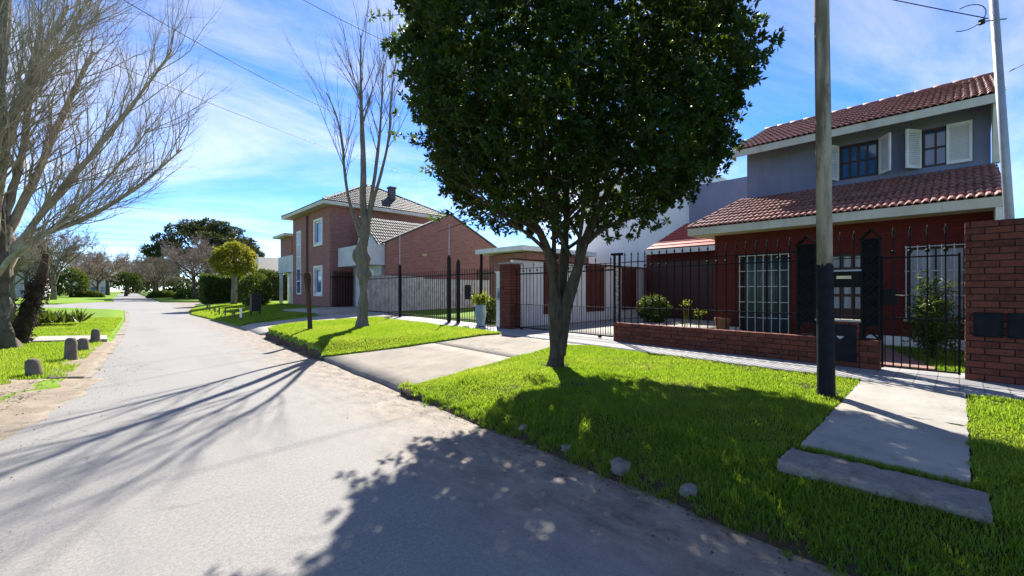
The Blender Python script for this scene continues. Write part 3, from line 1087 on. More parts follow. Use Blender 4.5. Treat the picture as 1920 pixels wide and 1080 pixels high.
sp = thing('scroll_post', (fx(5.42), 5.42, 0.826), 'black iron post of scrollwork at the wall end next to the sliding gate', 'post')
for q in (5.36, 5.50):
    MB().box(fx(q) - 0.02, fx(q) + 0.02, q - 0.02, q + 0.02, 0.7 if q > 5.49 else 0.826, 2.36).build('upright', 'black_iron', sp)
for k in range(7):
    scroll((fx(5.43), 5.43, 0.98 + k * 0.19), 0.075, 1.4, mirror=1 if k % 2 else -1).build('scroll', 'black_iron', sp)
m = MB().box(fx(5.43) - 0.06, fx(5.43) + 0.06, 5.30, 5.56, 2.361, 2.41)
m.build('cap', 'black_iron', sp)

gate = thing('sliding_gate', (fx(7.4), 7.4, 0.4), 'wide black iron sliding gate with scrollwork across the driveway', 'gate')
DX = 0.10
for zz, h in ((0.47, 0.03), (1.15, 0.014), (2.04, 0.035), (2.2, 0.012)):
    rail(gate, 5.62, 9.2, zz, 0.035, h, DX)
yy, k = 5.68, 0
while yy < 9.2:
    iron_bar(gate, fx(yy) + DX, yy, 0.455, 2.22, 0.012, k % 3 == 0, 2.13 if k % 2 else None)
    iron_bar(gate, fx(yy + 0.075) + DX, yy + 0.075, 0.455, 1.15, 0.009, False)
    yy += 0.15
    k += 1
for i in range(-2, 3):
    scroll((fx(6.75) + DX - 0.02, 6.75 + i * 0.15, 2.11), 0.065, 1.3, mirror=1 if i > 0 else -1).build('scroll', 'black_iron', gate)
for q in (6.0, 8.9):
    MB().lathe((fx(q) + DX, q, 0.41), [(0.01, 0), (0.045, 0.005), (0.045, 0.045), (0.01, 0.05)], 8).build('wheel', 'black_iron', gate)

pg = thing('small_gate', (fx(0.4), 0.4, 0.43), 'narrow black iron pedestrian gate with spear tops and a lock box', 'gate')
for zz, h in ((0.46, 0.02), (1.16, 0.02), (2.02, 0.02)):
    MB().bar((8.14, 0.0, zz), (8.14, 0.77, zz), 0.025, h).build('rail', 'black_iron', pg)
for k in range(9):
    q = 0.04 + k * 0.0875
    if k % 2:
        iron_bar(pg, 8.14, q, 0.46, 2.30, 0.016, True, 2.1)
    else:
        iron_bar(pg, 8.14, q, 0.46, 1.16, 0.011, False)
lk = MB().box(8.10, 8.17, 0.60, 0.75, 1.34, 1.58).build('lock_box', 'black_iron', pg)
m = MB().tube([(8.10, 0.62, 1.49), (8.06, 0.62, 1.49), (8.06, 0.53, 1.485)], 0.008, 6)
m.build('handle', 'brass', lk)
for q in (0.0, 0.77):
    MB().box(8.125, 8.155, q - 0.012, q + 0.012, 0.44, 2.05).build('stile', 'black_iron', pg)

# mail box on the meter wall
mbx = thing('mail_box', (fx(1.25), 1.25, 1.11), 'small dark mail box fixed to the railing above the meter door', 'mail box')
MB().box(fx(1.25) - 0.09, fx(1.25) - 0.03, 1.02, 1.40, 1.60, 1.84).build('body', 'black_iron', mbx)
MB().box(fx(1.25) - 0.12, fx(1.25) - 0.02, 1.0, 1.42, 1.841, 1.865).build('lid', 'galvanised', mbx)
MB().box(fx(1.25) - 0.095, fx(1.25) - 0.0905, 1.12, 1.30, 1.73, 1.775).build('slot', 'brass', mbx)


# ------------------------------------------------------------------ building helpers
def wall_holes(x0, x1, a0, a1, z0, z1, holes, axis='Y'):
    """solid wall from a0 to a1 along an axis with rectangular openings (a, b, zlo, zhi)"""
    m = MB()
    cuts = sorted({a0, a1} | {q for h in holes for q in h[:2]})
    for a, b in zip(cuts, cuts[1:]):
        hs = sorted((h for h in holes if h[0] <= a + 1e-6 and h[1] >= b - 1e-6), key=lambda h: h[2])
        z = z0
        for h in hs + [(0, 0, z1, z1)]:
            if h[2] - z > 1e-4:
                m.box(x0, x1, a, b, z, h[2]) if axis == 'Y' else m.box(a, b, x0, x1, z, h[2])
            z = h[3]
    return m


def tile_mesh(w, l, amp=0.02, n=12, lift=0.034, mat='roof_red', waves=2):
    m = MB()
    vs, fs = [], []
    for r_ in range(3):
        for i in range(n + 1):
            u = i / n
            h = amp * (math.sin(2 * math.pi * waves * (u - 0.06)) + 0.3 * math.sin(4 * math.pi * waves * u)) + amp
            v, dz = ((0.0, lift), (l, 0.0), (0.0, lift - 0.025))[r_]
            vs.append((u * w * 1.04, v, h + dz))
    for i in range(n):
        fs.append((i, i + 1, n + 2 + i, n + 1 + i))
        fs.append((i + 1, i, 2 * n + 2 + i, 2 * n + 3 + i))
    m.add(vs, fs)
    me = m.mesh('roof_tile', False)
    me.materials.append(M[mat])
    return me


def frame_matrix(O, U, V):
    U, V = Vector(U).normalized(), Vector(V).normalized()
    N = U.cross(V)
    return Matrix(((U.x, V.x, N.x, O[0]), (U.y, V.y, N.y, O[1]), (U.z, V.z, N.z, O[2]), (0, 0, 0, 1)))


def tiled(parent, O, U, V, width, length, tw, tl, inside=None, joined=None, mat='roof_red'):
    Mx = frame_matrix(O, U, V)
    me = tile_mesh(tw, tl * 1.1, mat=mat)
    nu, nv = int(round(width / tw)), int(round(length / tl))
    base = np.array([v.co[:] for v in me.vertices])
    for j in range(nv):
        for i in range(nu):
            uu, vv = i * tw, j * tl
            if inside and not inside(uu + tw / 2, vv + tl / 2):
                continue
            T = Mx @ Matrix.Translation((uu + random.uniform(-0.004, 0.004), vv + random.uniform(-0.006, 0.006), random.uniform(0, 0.005))) @ Matrix.Rotation(random.uniform(-0.012, 0.012), 4, 'Z')
            if joined is None:
                o = link('roof_tile', me, None, parent)
                o.matrix_basis = T
            else:
                joined.add([T @ v.co for v in me.vertices], [tuple(p.vertices) for p in me.polygons])


# ------------------------------------------------------------------ main house
H = thing('house', (11.7, 2.0, 0.4), 'two storey grey and red brick house with pink tiled roofs and white shutters', 'house')
holes = [(2.78, 3.85, 0.50, 2.42), (1.38, 2.02, 0.42, 2.36), (-0.10, 0.74, 0.98, 2.42)]
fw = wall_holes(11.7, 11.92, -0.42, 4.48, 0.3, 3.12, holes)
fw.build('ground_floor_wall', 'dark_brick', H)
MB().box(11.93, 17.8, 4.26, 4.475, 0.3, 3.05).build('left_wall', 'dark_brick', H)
MB().box(13.8, 18.4, 4.35, 4.45, 3.051, 4.15).build('left_parapet', 'grey_stucco', H)
MB().box(11.95, 17.8, -0.40, 4.25, 0.3, 3.6).build('core', 'dark_wood', H)
MB().box(11.1, 13.75, -0.55, -0.43, 0.3, 3.05).build('side_wall', 'white_paint', H)
# skirting
MB().box(11.66, 11.698, -0.40, 1.36, 0.4, 0.62).build('plinth', 'stained_white', H)
MB().box(11.66, 11.698, 3.87, 4.47, 0.4, 0.62).build('plinth', 'stained_white', H)


def window_part(parent, xw, y0, y1, z0, z1, cols, rows, fmat, pmat, grille=None, depth=0.12, fr=0.045):
    """frame set in the opening, with its panes and mullions as sub-parts"""
    x = xw + depth
    m = MB()
    m.box(x - 0.04, x + 0.04, y0, y0 + fr, z0, z1)
    m.box(x - 0.04, x + 0.04, y1 - fr, y1, z0, z1)
    m.box(x - 0.038, x + 0.038, y0 + fr, y1 - fr, z0, z0 + fr)
    m.box(x - 0.038, x + 0.038, y0 + fr, y1 - fr, z1 - fr, z1)
    f = m.build('window', fmat, parent)
    cw = (y1 - y0 - 2 * fr) / cols
    rh = (z1 - z0 - 2 * fr) / rows
    m = MB()
    for i in range(1, cols):
        q = y0 + fr + i * cw
        m.box(x - 0.028, x + 0.028, q - fr * 0.36, q + fr * 0.36, z0 + fr, z1 - fr)
    for j in range(1, rows):
        q = z0 + fr + j * rh
        m.box(x - 0.024, x + 0.024, y0 + fr, y1 - fr, q - fr * 0.32, q + fr * 0.32)
    if cols * rows > 1:
        m.build('mullions', fmat, f)
    for i in range(cols):
        for j in range(rows):
            a, b = y0 + fr + i * cw, z0 + fr + j * rh
            MB().box(x + 0.004, x + 0.010, a + 0.004, a + cw - 0.004, b + 0.004, b + rh - 0.004).build('pane', pmat, f)
    if grille:
        n, m_ = grille
        for i in range(n + 1):
            q = y0 + (y1 - y0) * i / n
            MB().box(xw - 0.055, xw - 0.039, q - 0.008, q + 0.008, z0 - 0.02, z1 + 0.03).build('grille_bar', 'grille_white', f)
        for j in range(m_ + 1):
            q = z0 + (z1 - z0) * j / m_
            MB().box(xw - 0.068, xw - 0.0555, y0 - 0.02, y1 + 0.02, q - 0.008, q + 0.008).build('grille_bar', 'grille_white', f)
        m = MB()
        for q in (y0 + 0.01, y1 - 0.01):
            for zz in (z0 + 0.05, z1 - 0.05):
                m.box(xw - 0.05, xw + 0.03, q - 0.006, q + 0.006, zz - 0.006, zz + 0.006)
        m.build('grille_stub', 'grille_white', f)
    return f


window_part(H, 11.7, 2.78, 3.85, 0.50, 2.42, 2, 1, 'brown_frame', 'glass_dim', (6, 5))
window_part(H, 11.7, -0.10, 0.74, 0.98, 2.42, 2, 1, 'brown_frame', 'curtain', (5, 3))
MB().box(11.64, 11.7, -0.14, 0.78, 0.93, 0.978).build('sill', 'concrete', H)
# front door with glazed upper part
dr = MB().box(11.78, 11.84, 1.40, 2.0, 0.42, 1.16).build('front_door', 'dark_wood', H)
m = MB()
ys_, zs_ = np.linspace(1.40, 2.0, 4), np.linspace(1.16, 2.34, 5)
for q in ys_:
    m.box(11.78, 11.84, max(1.38, q - 0.035), min(2.02, q + 0.035), 1.161, 2.36)
for q in zs_[1:]:
    m.box(11.782, 11.838, 1.40, 2.0, q - 0.035, q + 0.02)
m.build('glazing_bars', 'brown_frame', dr)
for i in range(3):
    for j in range(4):
        MB().box(11.805, 11.812, ys_[i] + 0.036, ys_[i + 1] - 0.036, zs_[j] + (0.002 if j == 0 else 0.021), zs_[j + 1] - 0.036).build('pane', 'curtain', dr)
# lower roof
SL = 0.404
rl = math.hypot(2.65, 2.65 * SL)
lr = MB()
lr.prism([(11.12, -0.54, 3.17), (13.77, -0.54, 3.17 + 2.65 * SL), (13.77, 4.42, 3.17 + 2.65 * SL), (11.12, 4.92, 3.17)], (0, 0, -0.06))
roof1 = lr.build('lower_roof', 'roof_dark', H)
tiled(roof1, (11.06, 4.95, 3.165), (0, -1, 0), (2.65, 0, 2.65 * SL), 5.5, rl, 0.229, rl / 9, lambda u, v: u > v * 0.185 - 0.02)
for k in range(8):                            # capping tiles down the slanting left end
    s0, s1 = k / 8, (k + 1.15) / 8
    pa, pb2 = Vector((11.08, 4.95, 3.19)), Vector((13.75, 4.45, 3.19 + 2.65 * SL))
    MB().tube([pa.lerp(pb2, s0), pa.lerp(pb2, min(s1, 1))], [0.06, 0.048], 8).build('ridge_tile', 'roof_red', roof1, True)
MB().box(11.075, 11.118, -0.55, 4.93, 2.99, 3.17).build('fascia', 'cream_fascia', H)
MB().box(11.119, 11.75, 4.885, 4.93, 2.99, 3.165).build('fascia', 'cream_fascia', H)
MB().box(11.12, 11.699, -0.43, 4.88, 3.0, 3.025).build('soffit', 'soffit', H)
MB().box(11.7, 13.2, 4.484, 4.84, 3.0, 3.025).build('soffit', 'soffit', H)
# upper storey
UX, UZ0, UZ1 = 13.75, 4.40, 5.28
uh = [(1.365, 2.15, UZ0, UZ1), (-0.207, 0.61, UZ0, UZ1)]
uw = wall_holes(UX, UX + 0.2, -0.465, 4.34, 3.7, 5.72, uh)
uw.build('upper_wall', 'grey_stucco', H)
MB().box(UX + 0.22, 18.4, -0.44, 4.13, 3.5, 5.75).build('core', 'dark_wood', H)
m = MB()
m.prism([(UX + 0.21, -0.466, 3.7), (18.7, -0.466, 3.7), (18.7, -0.466, 5.72), (16.34, -0.466, 6.9), (UX + 0.21, -0.466, 5.72)], (0, 0.02, 0))
m.build('gable_wall', 'grey_stucco', H)
m = MB()
m.prism([(UX + 0.21, 4.15, 3.7), (18.7, 4.15, 3.7), (18.7, 4.15, 5.72), (16.34, 4.15, 6.9), (UX + 0.21, 4.15, 5.72)], (0, 0.19, 0))
m.build('gable_wall', 'grey_stucco', H)
m = MB()
m.prism([(13.16, -0.59, 5.43), (UX + 0.1, -0.59, 5.66), (UX + 0.1, -0.59, 4.28), (UX - 0.06, -0.59, 4.28)], (0, 0.11, 0))
m.build('wing_wall', 'white_paint', H)
for (y0, y1, z0, z1) in uh:
    f = window_part(H, UX, y0, y1, z0, z1, 4, 2, 'brown_frame', 'glass_sky_tint', None, 0.07, 0.055)


def shutter(hy, ang, sgn, closed=False):
    """louvred shutter hinged at y = hy, opened by `ang` from flat against the wall"""
    w_, z0, z1 = 0.40, UZ0 - 0.01, UZ1 + 0.01
    hx = UX - 0.022
    if closed:
        e = Vector((0, 1, 0)) * sgn
        hx = UX - 0.03
    else:
        e = Vector((-math.sin(R(ang)), sgn * math.cos(R(ang)), 0))
    P0 = Vector((hx, hy, 0))
    nrm = e.cross(Vector((0, 0, 1)))
    m = MB()
    up = Vector((0, 0, 1))
    m.bar(P0 + e * 0.025 + up * z0, P0 + e * 0.025 + up * z1, 0.05, 0.035, nrm)
    m.bar(P0 + e * (w_ - 0.025) + up * z0, P0 + e * (w_ - 0.025) + up * z1, 0.05, 0.035, nrm)
    for zz in (z0 + 0.03, z1 - 0.03):
        m.bar(P0 + e * 0.05 + up * zz, P0 + e * (w_ - 0.05) + up * zz, 0.033, 0.06)
    f = m.build('shutter', 'shutter_white', H)
    m = MB()
    n = 18
    for k in range(n):
        zz = z0 + 0.08 + (z1 - z0 - 0.16) * k / (n - 1)
        a, b = P0 + e * 0.045, P0 + e * (w_ - 0.045)
        s_ = nrm * 0.012 * (1 if nrm.x < 0 else -1)
        m.add([a + s_ + up * (zz - 0.022), b + s_ + up * (zz - 0.022), b - s_ + up * (zz + 0.024), a - s_ + up * (zz + 0.024)], [(0, 1, 2, 3)])
    m.build('louvres', 'shutter_white', f)


shutter(2.16, 66, 1)
shutter(1.355, 55, -1)
shutter(0.62, 55, 1)
shutter(-0.197, 0, 1, True)
# upper roof
S2 = 0.446
ul = math.hypot(3.24, 3.24 * S2)
EX, EZ, RX = 13.1, 5.555, 16.34
RZ = EZ + 3.24 * S2
m = MB()
m.prism([(EX, -0.62, EZ), (RX, -0.62, RZ), (RX, 4.57, RZ), (EX, 4.57, EZ)], (0, 0, -0.06))
m.prism([(RX + 0.01, -0.62, RZ), (19.6, -0.62, EZ), (19.6, 4.57, EZ), (RX + 0.01, 4.57, RZ)], (0, 0, -0.06))
roof2 = m.build('upper_roof', 'roof_dark', H)
tiled(roof2, (EX - 0.06, 4.59, EZ - 0.005), (0, -1, 0), (3.24, 0, 3.24 * S2), 5.23, ul, 0.2377, ul / 11)
for k in range(14):
    y0 = 4.59 - k * 0.372
    MB().tube([(RX + 0.02, y0, RZ + 0.05), (RX + 0.02, y0 - 0.40, RZ + 0.042)], [0.085, 0.072], 8).build('ridge_tile', 'roof_red', roof2, True)
MB().box(EX - 0.04, EX, -0.62, 4.58, EZ - 0.18, EZ).build('fascia', 'cream_fascia', H)
MB().box(EX + 0.001, EX + 0.4, 4.55, 4.58, EZ - 0.18, EZ + 0.01).build('fascia', 'cream_fascia', H)
m = MB()
m.prism([(EX + 0.001, -0.60, EZ - 0.165), (UX - 0.001, -0.60, EZ + 0.06), (UX - 0.001, 4.54, EZ + 0.06), (EX + 0.001, 4.54, EZ - 0.165)], (0, 0, 0.02))
m.build('soffit', 'soffit', H)
m = MB()
m.prism([(EX, -0.64, EZ - 0.18), (RX, -0.64, RZ - 0.2), (RX, -0.64, RZ - 0.02), (EX, -0.64, EZ)], (0, 0.018, 0))
m.build('barge_board', 'cream_fascia', H)
# rear wings
MB().box(19.7, 25, 4.3, 8.7, 0.3, 6.4).build('rear_wall', 'grey_stucco', H)
MB().box(16.2, 18.0, 4.5, 5.1, 4.0, 6.6).build('stair_block', 'white_paint', H)
# garage with its own red roof
G = thing('garage', (17.0, 7.6, 0.4), 'garage with dark red wooden doors under a small bright red roof', 'garage')
MB().box(17.02, 19.4, 4.6, 9.4, 0.3, 3.3).build('wall', 'dark_brick', G)
for k in range(8):
    MB().box(16.97, 17.015, 5.0 + k * 0.53, 5.0 + k * 0.53 + 0.52, 0.42, 2.75).build('door_board', 'dark_wood', G)
gr = MB().prism([(16.5, 4.5, 3.27), (19.3, 4.5, 4.62), (19.3, 8.65, 4.62), (16.5, 9.1, 3.27)], (0, 0, -0.05)).build('roof', 'roof_dark', G)
for k in range(9):
    a, b = k / 9, (k + 1.12) / 9
    ya, yb = 9.12 - 0.47 * a, 9.12 - 0.47 * b
    xa, xb = 16.46 + 2.84 * a, 16.46 + 2.84 * b
    za, zb = 3.30 + 1.36 * a, 3.27 + 1.36 * b
    MB().prism([(xa, 4.5, za), (xb, 4.5, zb), (xb, yb, zb), (xa, ya, za)], (0, 0, -0.02)).build('tile_row', 'roof_flat_red', gr)
MB().box(16.44, 16.48, 4.5, 9.13, 3.06, 3.25).build('fascia', 'white_paint', G)
MB().box(16.485, 16.9, 9.05, 9.13, 3.06, 3.25).build('fascia', 'white_paint', G)
# neighbouring white block behind
NB = thing('white_house', (20, 11, 0.4), 'plain white rendered two storey house rising behind the striped wall', 'house')
MB().box(20.2, 27, 8.75, 15.5, 0.3, 7.4).build('wall', 'lilac_stucco', NB)
MB().box(20.1, 27.1, 8.72, 15.6, 7.401, 7.6).build('parapet', 'white_paint', NB)

# white boundary wall with maroon panels
bwl = thing('boundary_wall', (12.9, 9.7, 0.4), 'white concrete boundary wall with inset maroon panels beside the driveway', 'wall')
MB().box(9.25, 18.2, 9.66, 9.78, 0.3, 2.52).build('wall', 'stained_white', bwl)
x = 10.66
while x < 17.2:
    MB().box(x, min(x + 1.14, 18.1), 9.628, 9.659, 0.76, 2.50).build('panel', 'maroon_panel', bwl)
    x += 2.4
k = 9.3
while k < 16.9:
    MB().box(k, k + 0.03, 9.648, 9.6595, 0.42, 0.775).build('rib', 'stained_white', bwl)
    k += 0.34
MB().box(9.2, 18.2, 9.60, 9.84, 2.521, 2.57).build('coping', 'maroon_panel', bwl)

# ------------------------------------------------------------------ middle plot: outbuilding, old wall, iron fence
OB = thing('outbuilding', (14, 14, 0.4), 'low brick outbuilding with thin white flat roof edge behind the pillar', 'outbuilding')
MB().box(14.2, 19, 13.9, 16.6, 0.3, 3.35).build('wall', 'shed_brick', OB)
MB().box(13.6, 19.3, 13.6, 17.0, 3.40, 3.62).build('roof_slab', 'white_paint', OB)
MB().box(13.75, 13.85, 16.7, 16.8, 0.3, 3.4).build('post', 'black_iron', OB)
d_ = MB().box(14.14, 14.198, 14.4, 15.3, 0.4, 2.5).build('door', 'dark_wood', OB)
MB().tube([(14.14, 14.5, 1.4), (14.10, 14.5, 1.4), (14.10, 14.6, 1.4)], 0.01, 6).build('handle', 'brass', d_)

ow = thing('old_wall', (14, 20.95, 0.5), 'weathered pale cement garden wall with peeling paint and grey patches', 'wall')
MB().box(9.75, 13.0, 20.9, 21.1, 0.3, 2.30).build('plain_section', 'weathered_wall', ow)
MB().box(13.01, 23.5, 20.92, 21.08, 0.3, 2.22).build('plain_section', 'weathered_wall', ow)
MB().box(9.7, 13.05, 20.86, 21.14, 2.301, 2.35).build('coping', 'weathered_wall', ow)

ifn = thing('iron_fence', (9.3, 15, 0.42), 'plain dark iron fence with tall posts along the neighbour garden', 'fence')
yy = 10.35
FX2 = lambda q: 9.0 + 0.045 * (q - 10)
while yy < 20.6:
    iron_bar(ifn, FX2(yy), yy, 0.45, 2.30, 0.015, False)
    yy += 0.145
for zz in (0.55, 2.12):
    MB().bar((FX2(10.25), 10.25, zz), (FX2(20.7), 20.7, zz), 0.035, 0.035).build('rail', 'black_iron', ifn)
for q, h_ in ((12.35, 2.55), (12.95, 2.75), (16.9, 2.6), (20.6, 2.4)):
    MB().box(FX2(q) - 0.05, FX2(q) + 0.05, q - 0.05, q + 0.05, 0.35, h_).build('post', 'black_iron', ifn)
    MB().add([(FX2(q) - 0.05, q - 0.05, h_), (FX2(q) + 0.05, q - 0.05, h_), (FX2(q) + 0.05, q + 0.05, h_), (FX2(q) - 0.05, q + 0.05, h_), (FX2(q), q, h_ + 0.15)], [(0, 1, 4), (1, 2, 4), (2, 3, 4), (3, 0, 4)]).build('cap', 'black_iron', ifn)
MB().box(FX2(12.65) - 0.09, FX2(12.65) - 0.02, 11.6, 11.85, 1.25, 1.75).build('mail_slot', 'black_iron', ifn)
for q in (12.95, 16.9):
    MB().tube([(FX2(q), q, 2.5), (FX2(q), q, 4.0)], 0.018, 6).build('rod', 'galvanised', ifn)

plt = thing('planter', (9.0, 10.75, 0.42), 'tapered grey blue planter with yellow green shrub by the iron fence', 'planter')
m = MB()
m.prism([(8.62, 10.5, 0.42), (8.92, 10.5, 0.42), (8.92, 10.85, 0.42), (8.62, 10.85, 0.42)], (0, 0, 0.02))
for z_, r_ in ((0.44, 0.15), (0.8, 0.21), (1.08, 0.19)):
    pass
m.tube([(8.77, 10.68, 0.44), (8.77, 10.68, 0.8), (8.77, 10.68, 1.08), (8.77, 10.68, 1.1)], [0.14, 0.2, 0.18, 0.13], 4)
m.build('pot', 'planter_blue', plt)
c_ = unit(200) * np.array([0.28, 0.3, 0.2]) * rng.uniform(0.2, 1.15, (200, 1)) + np.array([8.8, 10.72, 1.27])
link('foliage', mesh_np('foliage', *leaf_cloud(c_, 0.10, 0.045, 4)), 'shrub_leaf', plt)
sh = thing('garden_shrub', (9.6, 11.1, 0.42), 'dark leafy low shrub behind the blue planter', 'shrub')
c_ = unit(500) * np.array([0.45, 0.5, 0.42]) * rng.uniform(0.5, 1, (500, 1)) ** 0.5 + np.array([9.7, 11.2, 0.85])
c_[:, 2] = np.maximum(c_[:, 2], 0.45)
link('foliage', mesh_np('foliage', *leaf_cloud(c_, 0.13, 0.05, 5)), 'hedge_leaf', sh)
MB().tube([(9.7, 11.2, 0.35), (9.7, 11.2, 0.8)], [0.03, 0.02], 6).build('stem', 'bark_brown', sh)

# ------------------------------------------------------------------ brick house further along
B = thing('house', (9.5, 28.5, 0.6), 'two storey pinkish brick house with dark hipped tile roof and white window frames', 'house')
zb, ze = 0.5, 6.55
ah = [(26.7, 27.9, 4.45, 5.85), (26.7, 27.9, 1.35, 2.95), (30.5, 31.4, 1.3, 5.6)]
wall_holes(9.5, 9.75, 25.5, 32.3, zb, ze, ah).build('front_wall', 'house_brick', B)
m = MB()
m.box(9.76, 17.3, 25.5, 25.74, zb, ze)
m.build('side_wall', 'house_brick', B)
MB().box(9.76, 17.3, 32.06, 32.3, zb, ze).build('side_wall', 'house_brick', B)
MB().box(9.9, 17.3, 25.8, 32.0, zb, ze - 0.05).build('core', 'dark_wood', B)
for (a, b, c, d) in ah[:2]:
    f = window_part(B, 9.5, a, b, c, d, 1, 1, 'white_paint', 'glass_sky_tint', None, 0.06, 0.10)
    m = MB()
    m.box(9.44, 9.498, a - 0.14, a + 0.02, c - 0.14, d + 0.14)
    m.box(9.44, 9.498, b - 0.02, b + 0.14, c - 0.14, d + 0.14)
    m.box(9.442, 9.498, a + 0.021, b - 0.021, c - 0.14, c + 0.0)
    m.box(9.442, 9.498, a + 0.021, b - 0.021, d, d + 0.14)
    m.build('surround', 'white_paint', f)
m = MB().box(9.46, 9.6, 30.5, 31.4, 1.3, 5.6).build('tall_window', 'white_paint', B)
for k in range(5):
    MB().box(9.445, 9.459, 30.62, 31.28, 1.4 + k * 0.83, 1.4 + k * 0.83 + 0.76).build('pane', 'glass_sky_tint' if k in (0, 1) else 'curtain', m)
MB().tube([(9.42, 29.2, 0.6), (9.42, 29.2, 6.4)], 0.05, 8).build('downpipe', 'brown_frame', B)
# eaves and hip roof
e0, e1, f0, f1 = 8.95, 17.9, 24.95, 32.9
m = MB()
m.box(e0, e1, f0, f1, ze, ze + 0.03)
m.build('soffit', 'soffit', B)
m = MB()
m.box(e0 - 0.03, e0, f0, f1, ze - 0.02, ze + 0.18)
m.box(e0 - 0.03, e1, f0 - 0.03, f0 - 0.001, ze - 0.02, ze + 0.18)
m.build('fascia', 'cream_fascia', B)
ap0, ap1 = (13.3, 28.9, 8.95), (13.6, 28.9, 8.95)
zr = ze + 0.16
m = MB()
m.add([(e0, f0, zr), (e1, f0, zr), (e1, f1, zr), (e0, f1, zr), ap0, ap1], [(0, 1, 5, 4), (1, 2, 5), (2, 3, 4, 5), (3, 0, 4)])
rf = m.build('roof', 'roof_dark', B)


def hip_tiles(parent, A, Bp, top, name):
    """rows of tiles on the triangle/trapezoid A-Bp-top, joined: each tile is only a few pixels"""
    A, Bp, top = Vector(A), Vector(Bp), Vector(top)
    U = (Bp - A).normalized()
    L = (Bp - A).length
    tu = (top - A).dot(U)
    Vv = top - A - U * tu
    ln = Vv.length
    j = MB()
    tiled(None, A + Vector((0, 0, 0.02)), U, Vv, L, ln, 0.27, ln / max(1, round(ln / 0.36)), lambda u, v: tu * v / ln - 0.1 < u < L - (L - tu) * v / ln + 0.1, j)
    o = j.build(name, 'roof_dark', parent)
    o['kind'] = 'stuff'


hip_tiles(rf, (e0, f0, zr), (e1, f0, zr), ap0, 'tiles')
hip_tiles(rf, (e0, f1, zr), (e0, f0, zr), ap0, 'tiles')
for a, b in (((e0, f0, zr), ap0), ((e1, f0, zr), ap1), ((e0, f1, zr), ap0)):
    MB().tube([Vector(a) + Vector((0, 0, 0.03)), Vector(b) + Vector((0, 0, 0.04))], 0.09, 7).build('ridge_tile', 'roof_dark', rf)
ch = MB().box(14.0, 14.4, 26.7, 27.1, 7.0, 8.55).build('chimney', 'roof_dark', rf)
MB().box(13.95, 14.45, 26.65, 27.15, 8.551, 8.65).build('chimney_cap', 'roof_dark', rf)
# garage wing: white canopy, small street gable, tiled roof
MB().box(10.9, 20, 21.9, 25.45, zb, 3.6).build('garage_wall', 'canopy_white', B)
MB().box(9.95, 11.0, 21.6, 25.42, 2.95, 4.05).build('canopy', 'canopy_white', B)
gd = MB().box(10.84, 10.898, 22.6, 24.9, 0.55, 2.75).build('garage_door', 'white_paint', B)
for k in range(5):
    MB().box(10.82, 10.838, 22.62, 24.88, 0.58 + k * 0.43, 0.98 + k * 0.43).build('door_panel', 'white_paint', gd)
gb = MB().prism([(10.95, 21.9, 4.06), (10.95, 25.2, 4.06), (10.95, 24.2, 5.75)], (0.2, 0, 0)).build('gable', 'white_paint', B)
for k in range(7):
    q = 22.5 + k * 0.36
    MB().box(10.93, 10.949, q, q + 0.30, 4.1, 4.1 + max(0.2, min((q - 21.9) * 0.62, (25.2 - q - 0.3) * 1.3))).build('board', 'white_paint', gb)
m = MB().prism([(10.7, 21.7, 3.95), (10.7, 24.2, 5.80), (19.5, 24.2, 5.80), (19.5, 21.7, 3.95)], (0, 0, 0.06))
grf = m.build('garage_roof', 'roof_dark', B)
j = MB()
tiled(None, (10.65, 21.65, 4.0), (1, 0, 0), (0, 2.5, 1.85), 8.8, 3.11, 0.30, 0.345, None, j)
o = j.build('tiles', 'roof_dark', grf)
o['kind'] = 'stuff'
# the neighbour's big gable wall on the boundary
GW = thing('gable_building', (15.2, 22, 0.5), 'windowless pinkish brick gable end behind the weathered garden wall', 'building')
m = MB()
m.prism([(11.0, 21.42, 0.3), (19.4, 21.42, 0.3), (19.4, 21.42, 4.15), (15.2, 21.42, 6.15), (11.0, 21.42, 4.15)], (0, 0.22, 0))
m.build('gable_wall', 'house_brick', GW)
m = MB()
for a, b in (((10.85, 4.10), (15.2, 6.17)), ((15.2, 6.17), (19.55, 4.10))):
    m.prism([(a[0], 21.36, a[1]), (b[0], 21.36, b[1]), (b[0], 21.36, b[1] + 0.1), (a[0], 21.36, a[1] + 0.1)], (0, 0.36, 0))
m.build('coping', 'roof_dark', GW)
MB().box(13.2, 13.5, 21.38, 21.418, 3.55, 3.68).build('vent', 'brass', GW)
MB().box(17.3, 18.3, 21.36, 21.418, 0.5, 2.9).build('doorway', 'dark_wood', GW)
# porch and further wing on the left of the brick house
MB().box(9.6, 12.5, 32.6, 36.2, 2.9, 4.1).build('porch_fascia', 'canopy_white', B)
MB().box(10.2, 16, 32.4, 36.0, zb, 2.89).build('porch_wall', 'white_paint', B)
MB().box(10.13, 10.198, 33.6, 34.8, 0.6, 2.7).build('porch_door', 'glass_sky_tint', B)
for q in (33.0, 36.0):
    MB().box(9.65, 9.85, q - 0.1, q + 0.1, 0.4, 2.89).build('porch_post', 'white_paint', B)
m = MB().prism([(9.2, 33.2, 5.5), (15, 33.2, 5.5), (15, 36.2, 5.5), (9.2, 36.2, 5.5)], (0, 0, 0.18))
m.build('wing_eaves', 'cream_fascia', B)
MB().box(9.7, 14.8, 33.3, 36.0, 4.11, 5.49).build('wing_wall', 'house_brick', B)
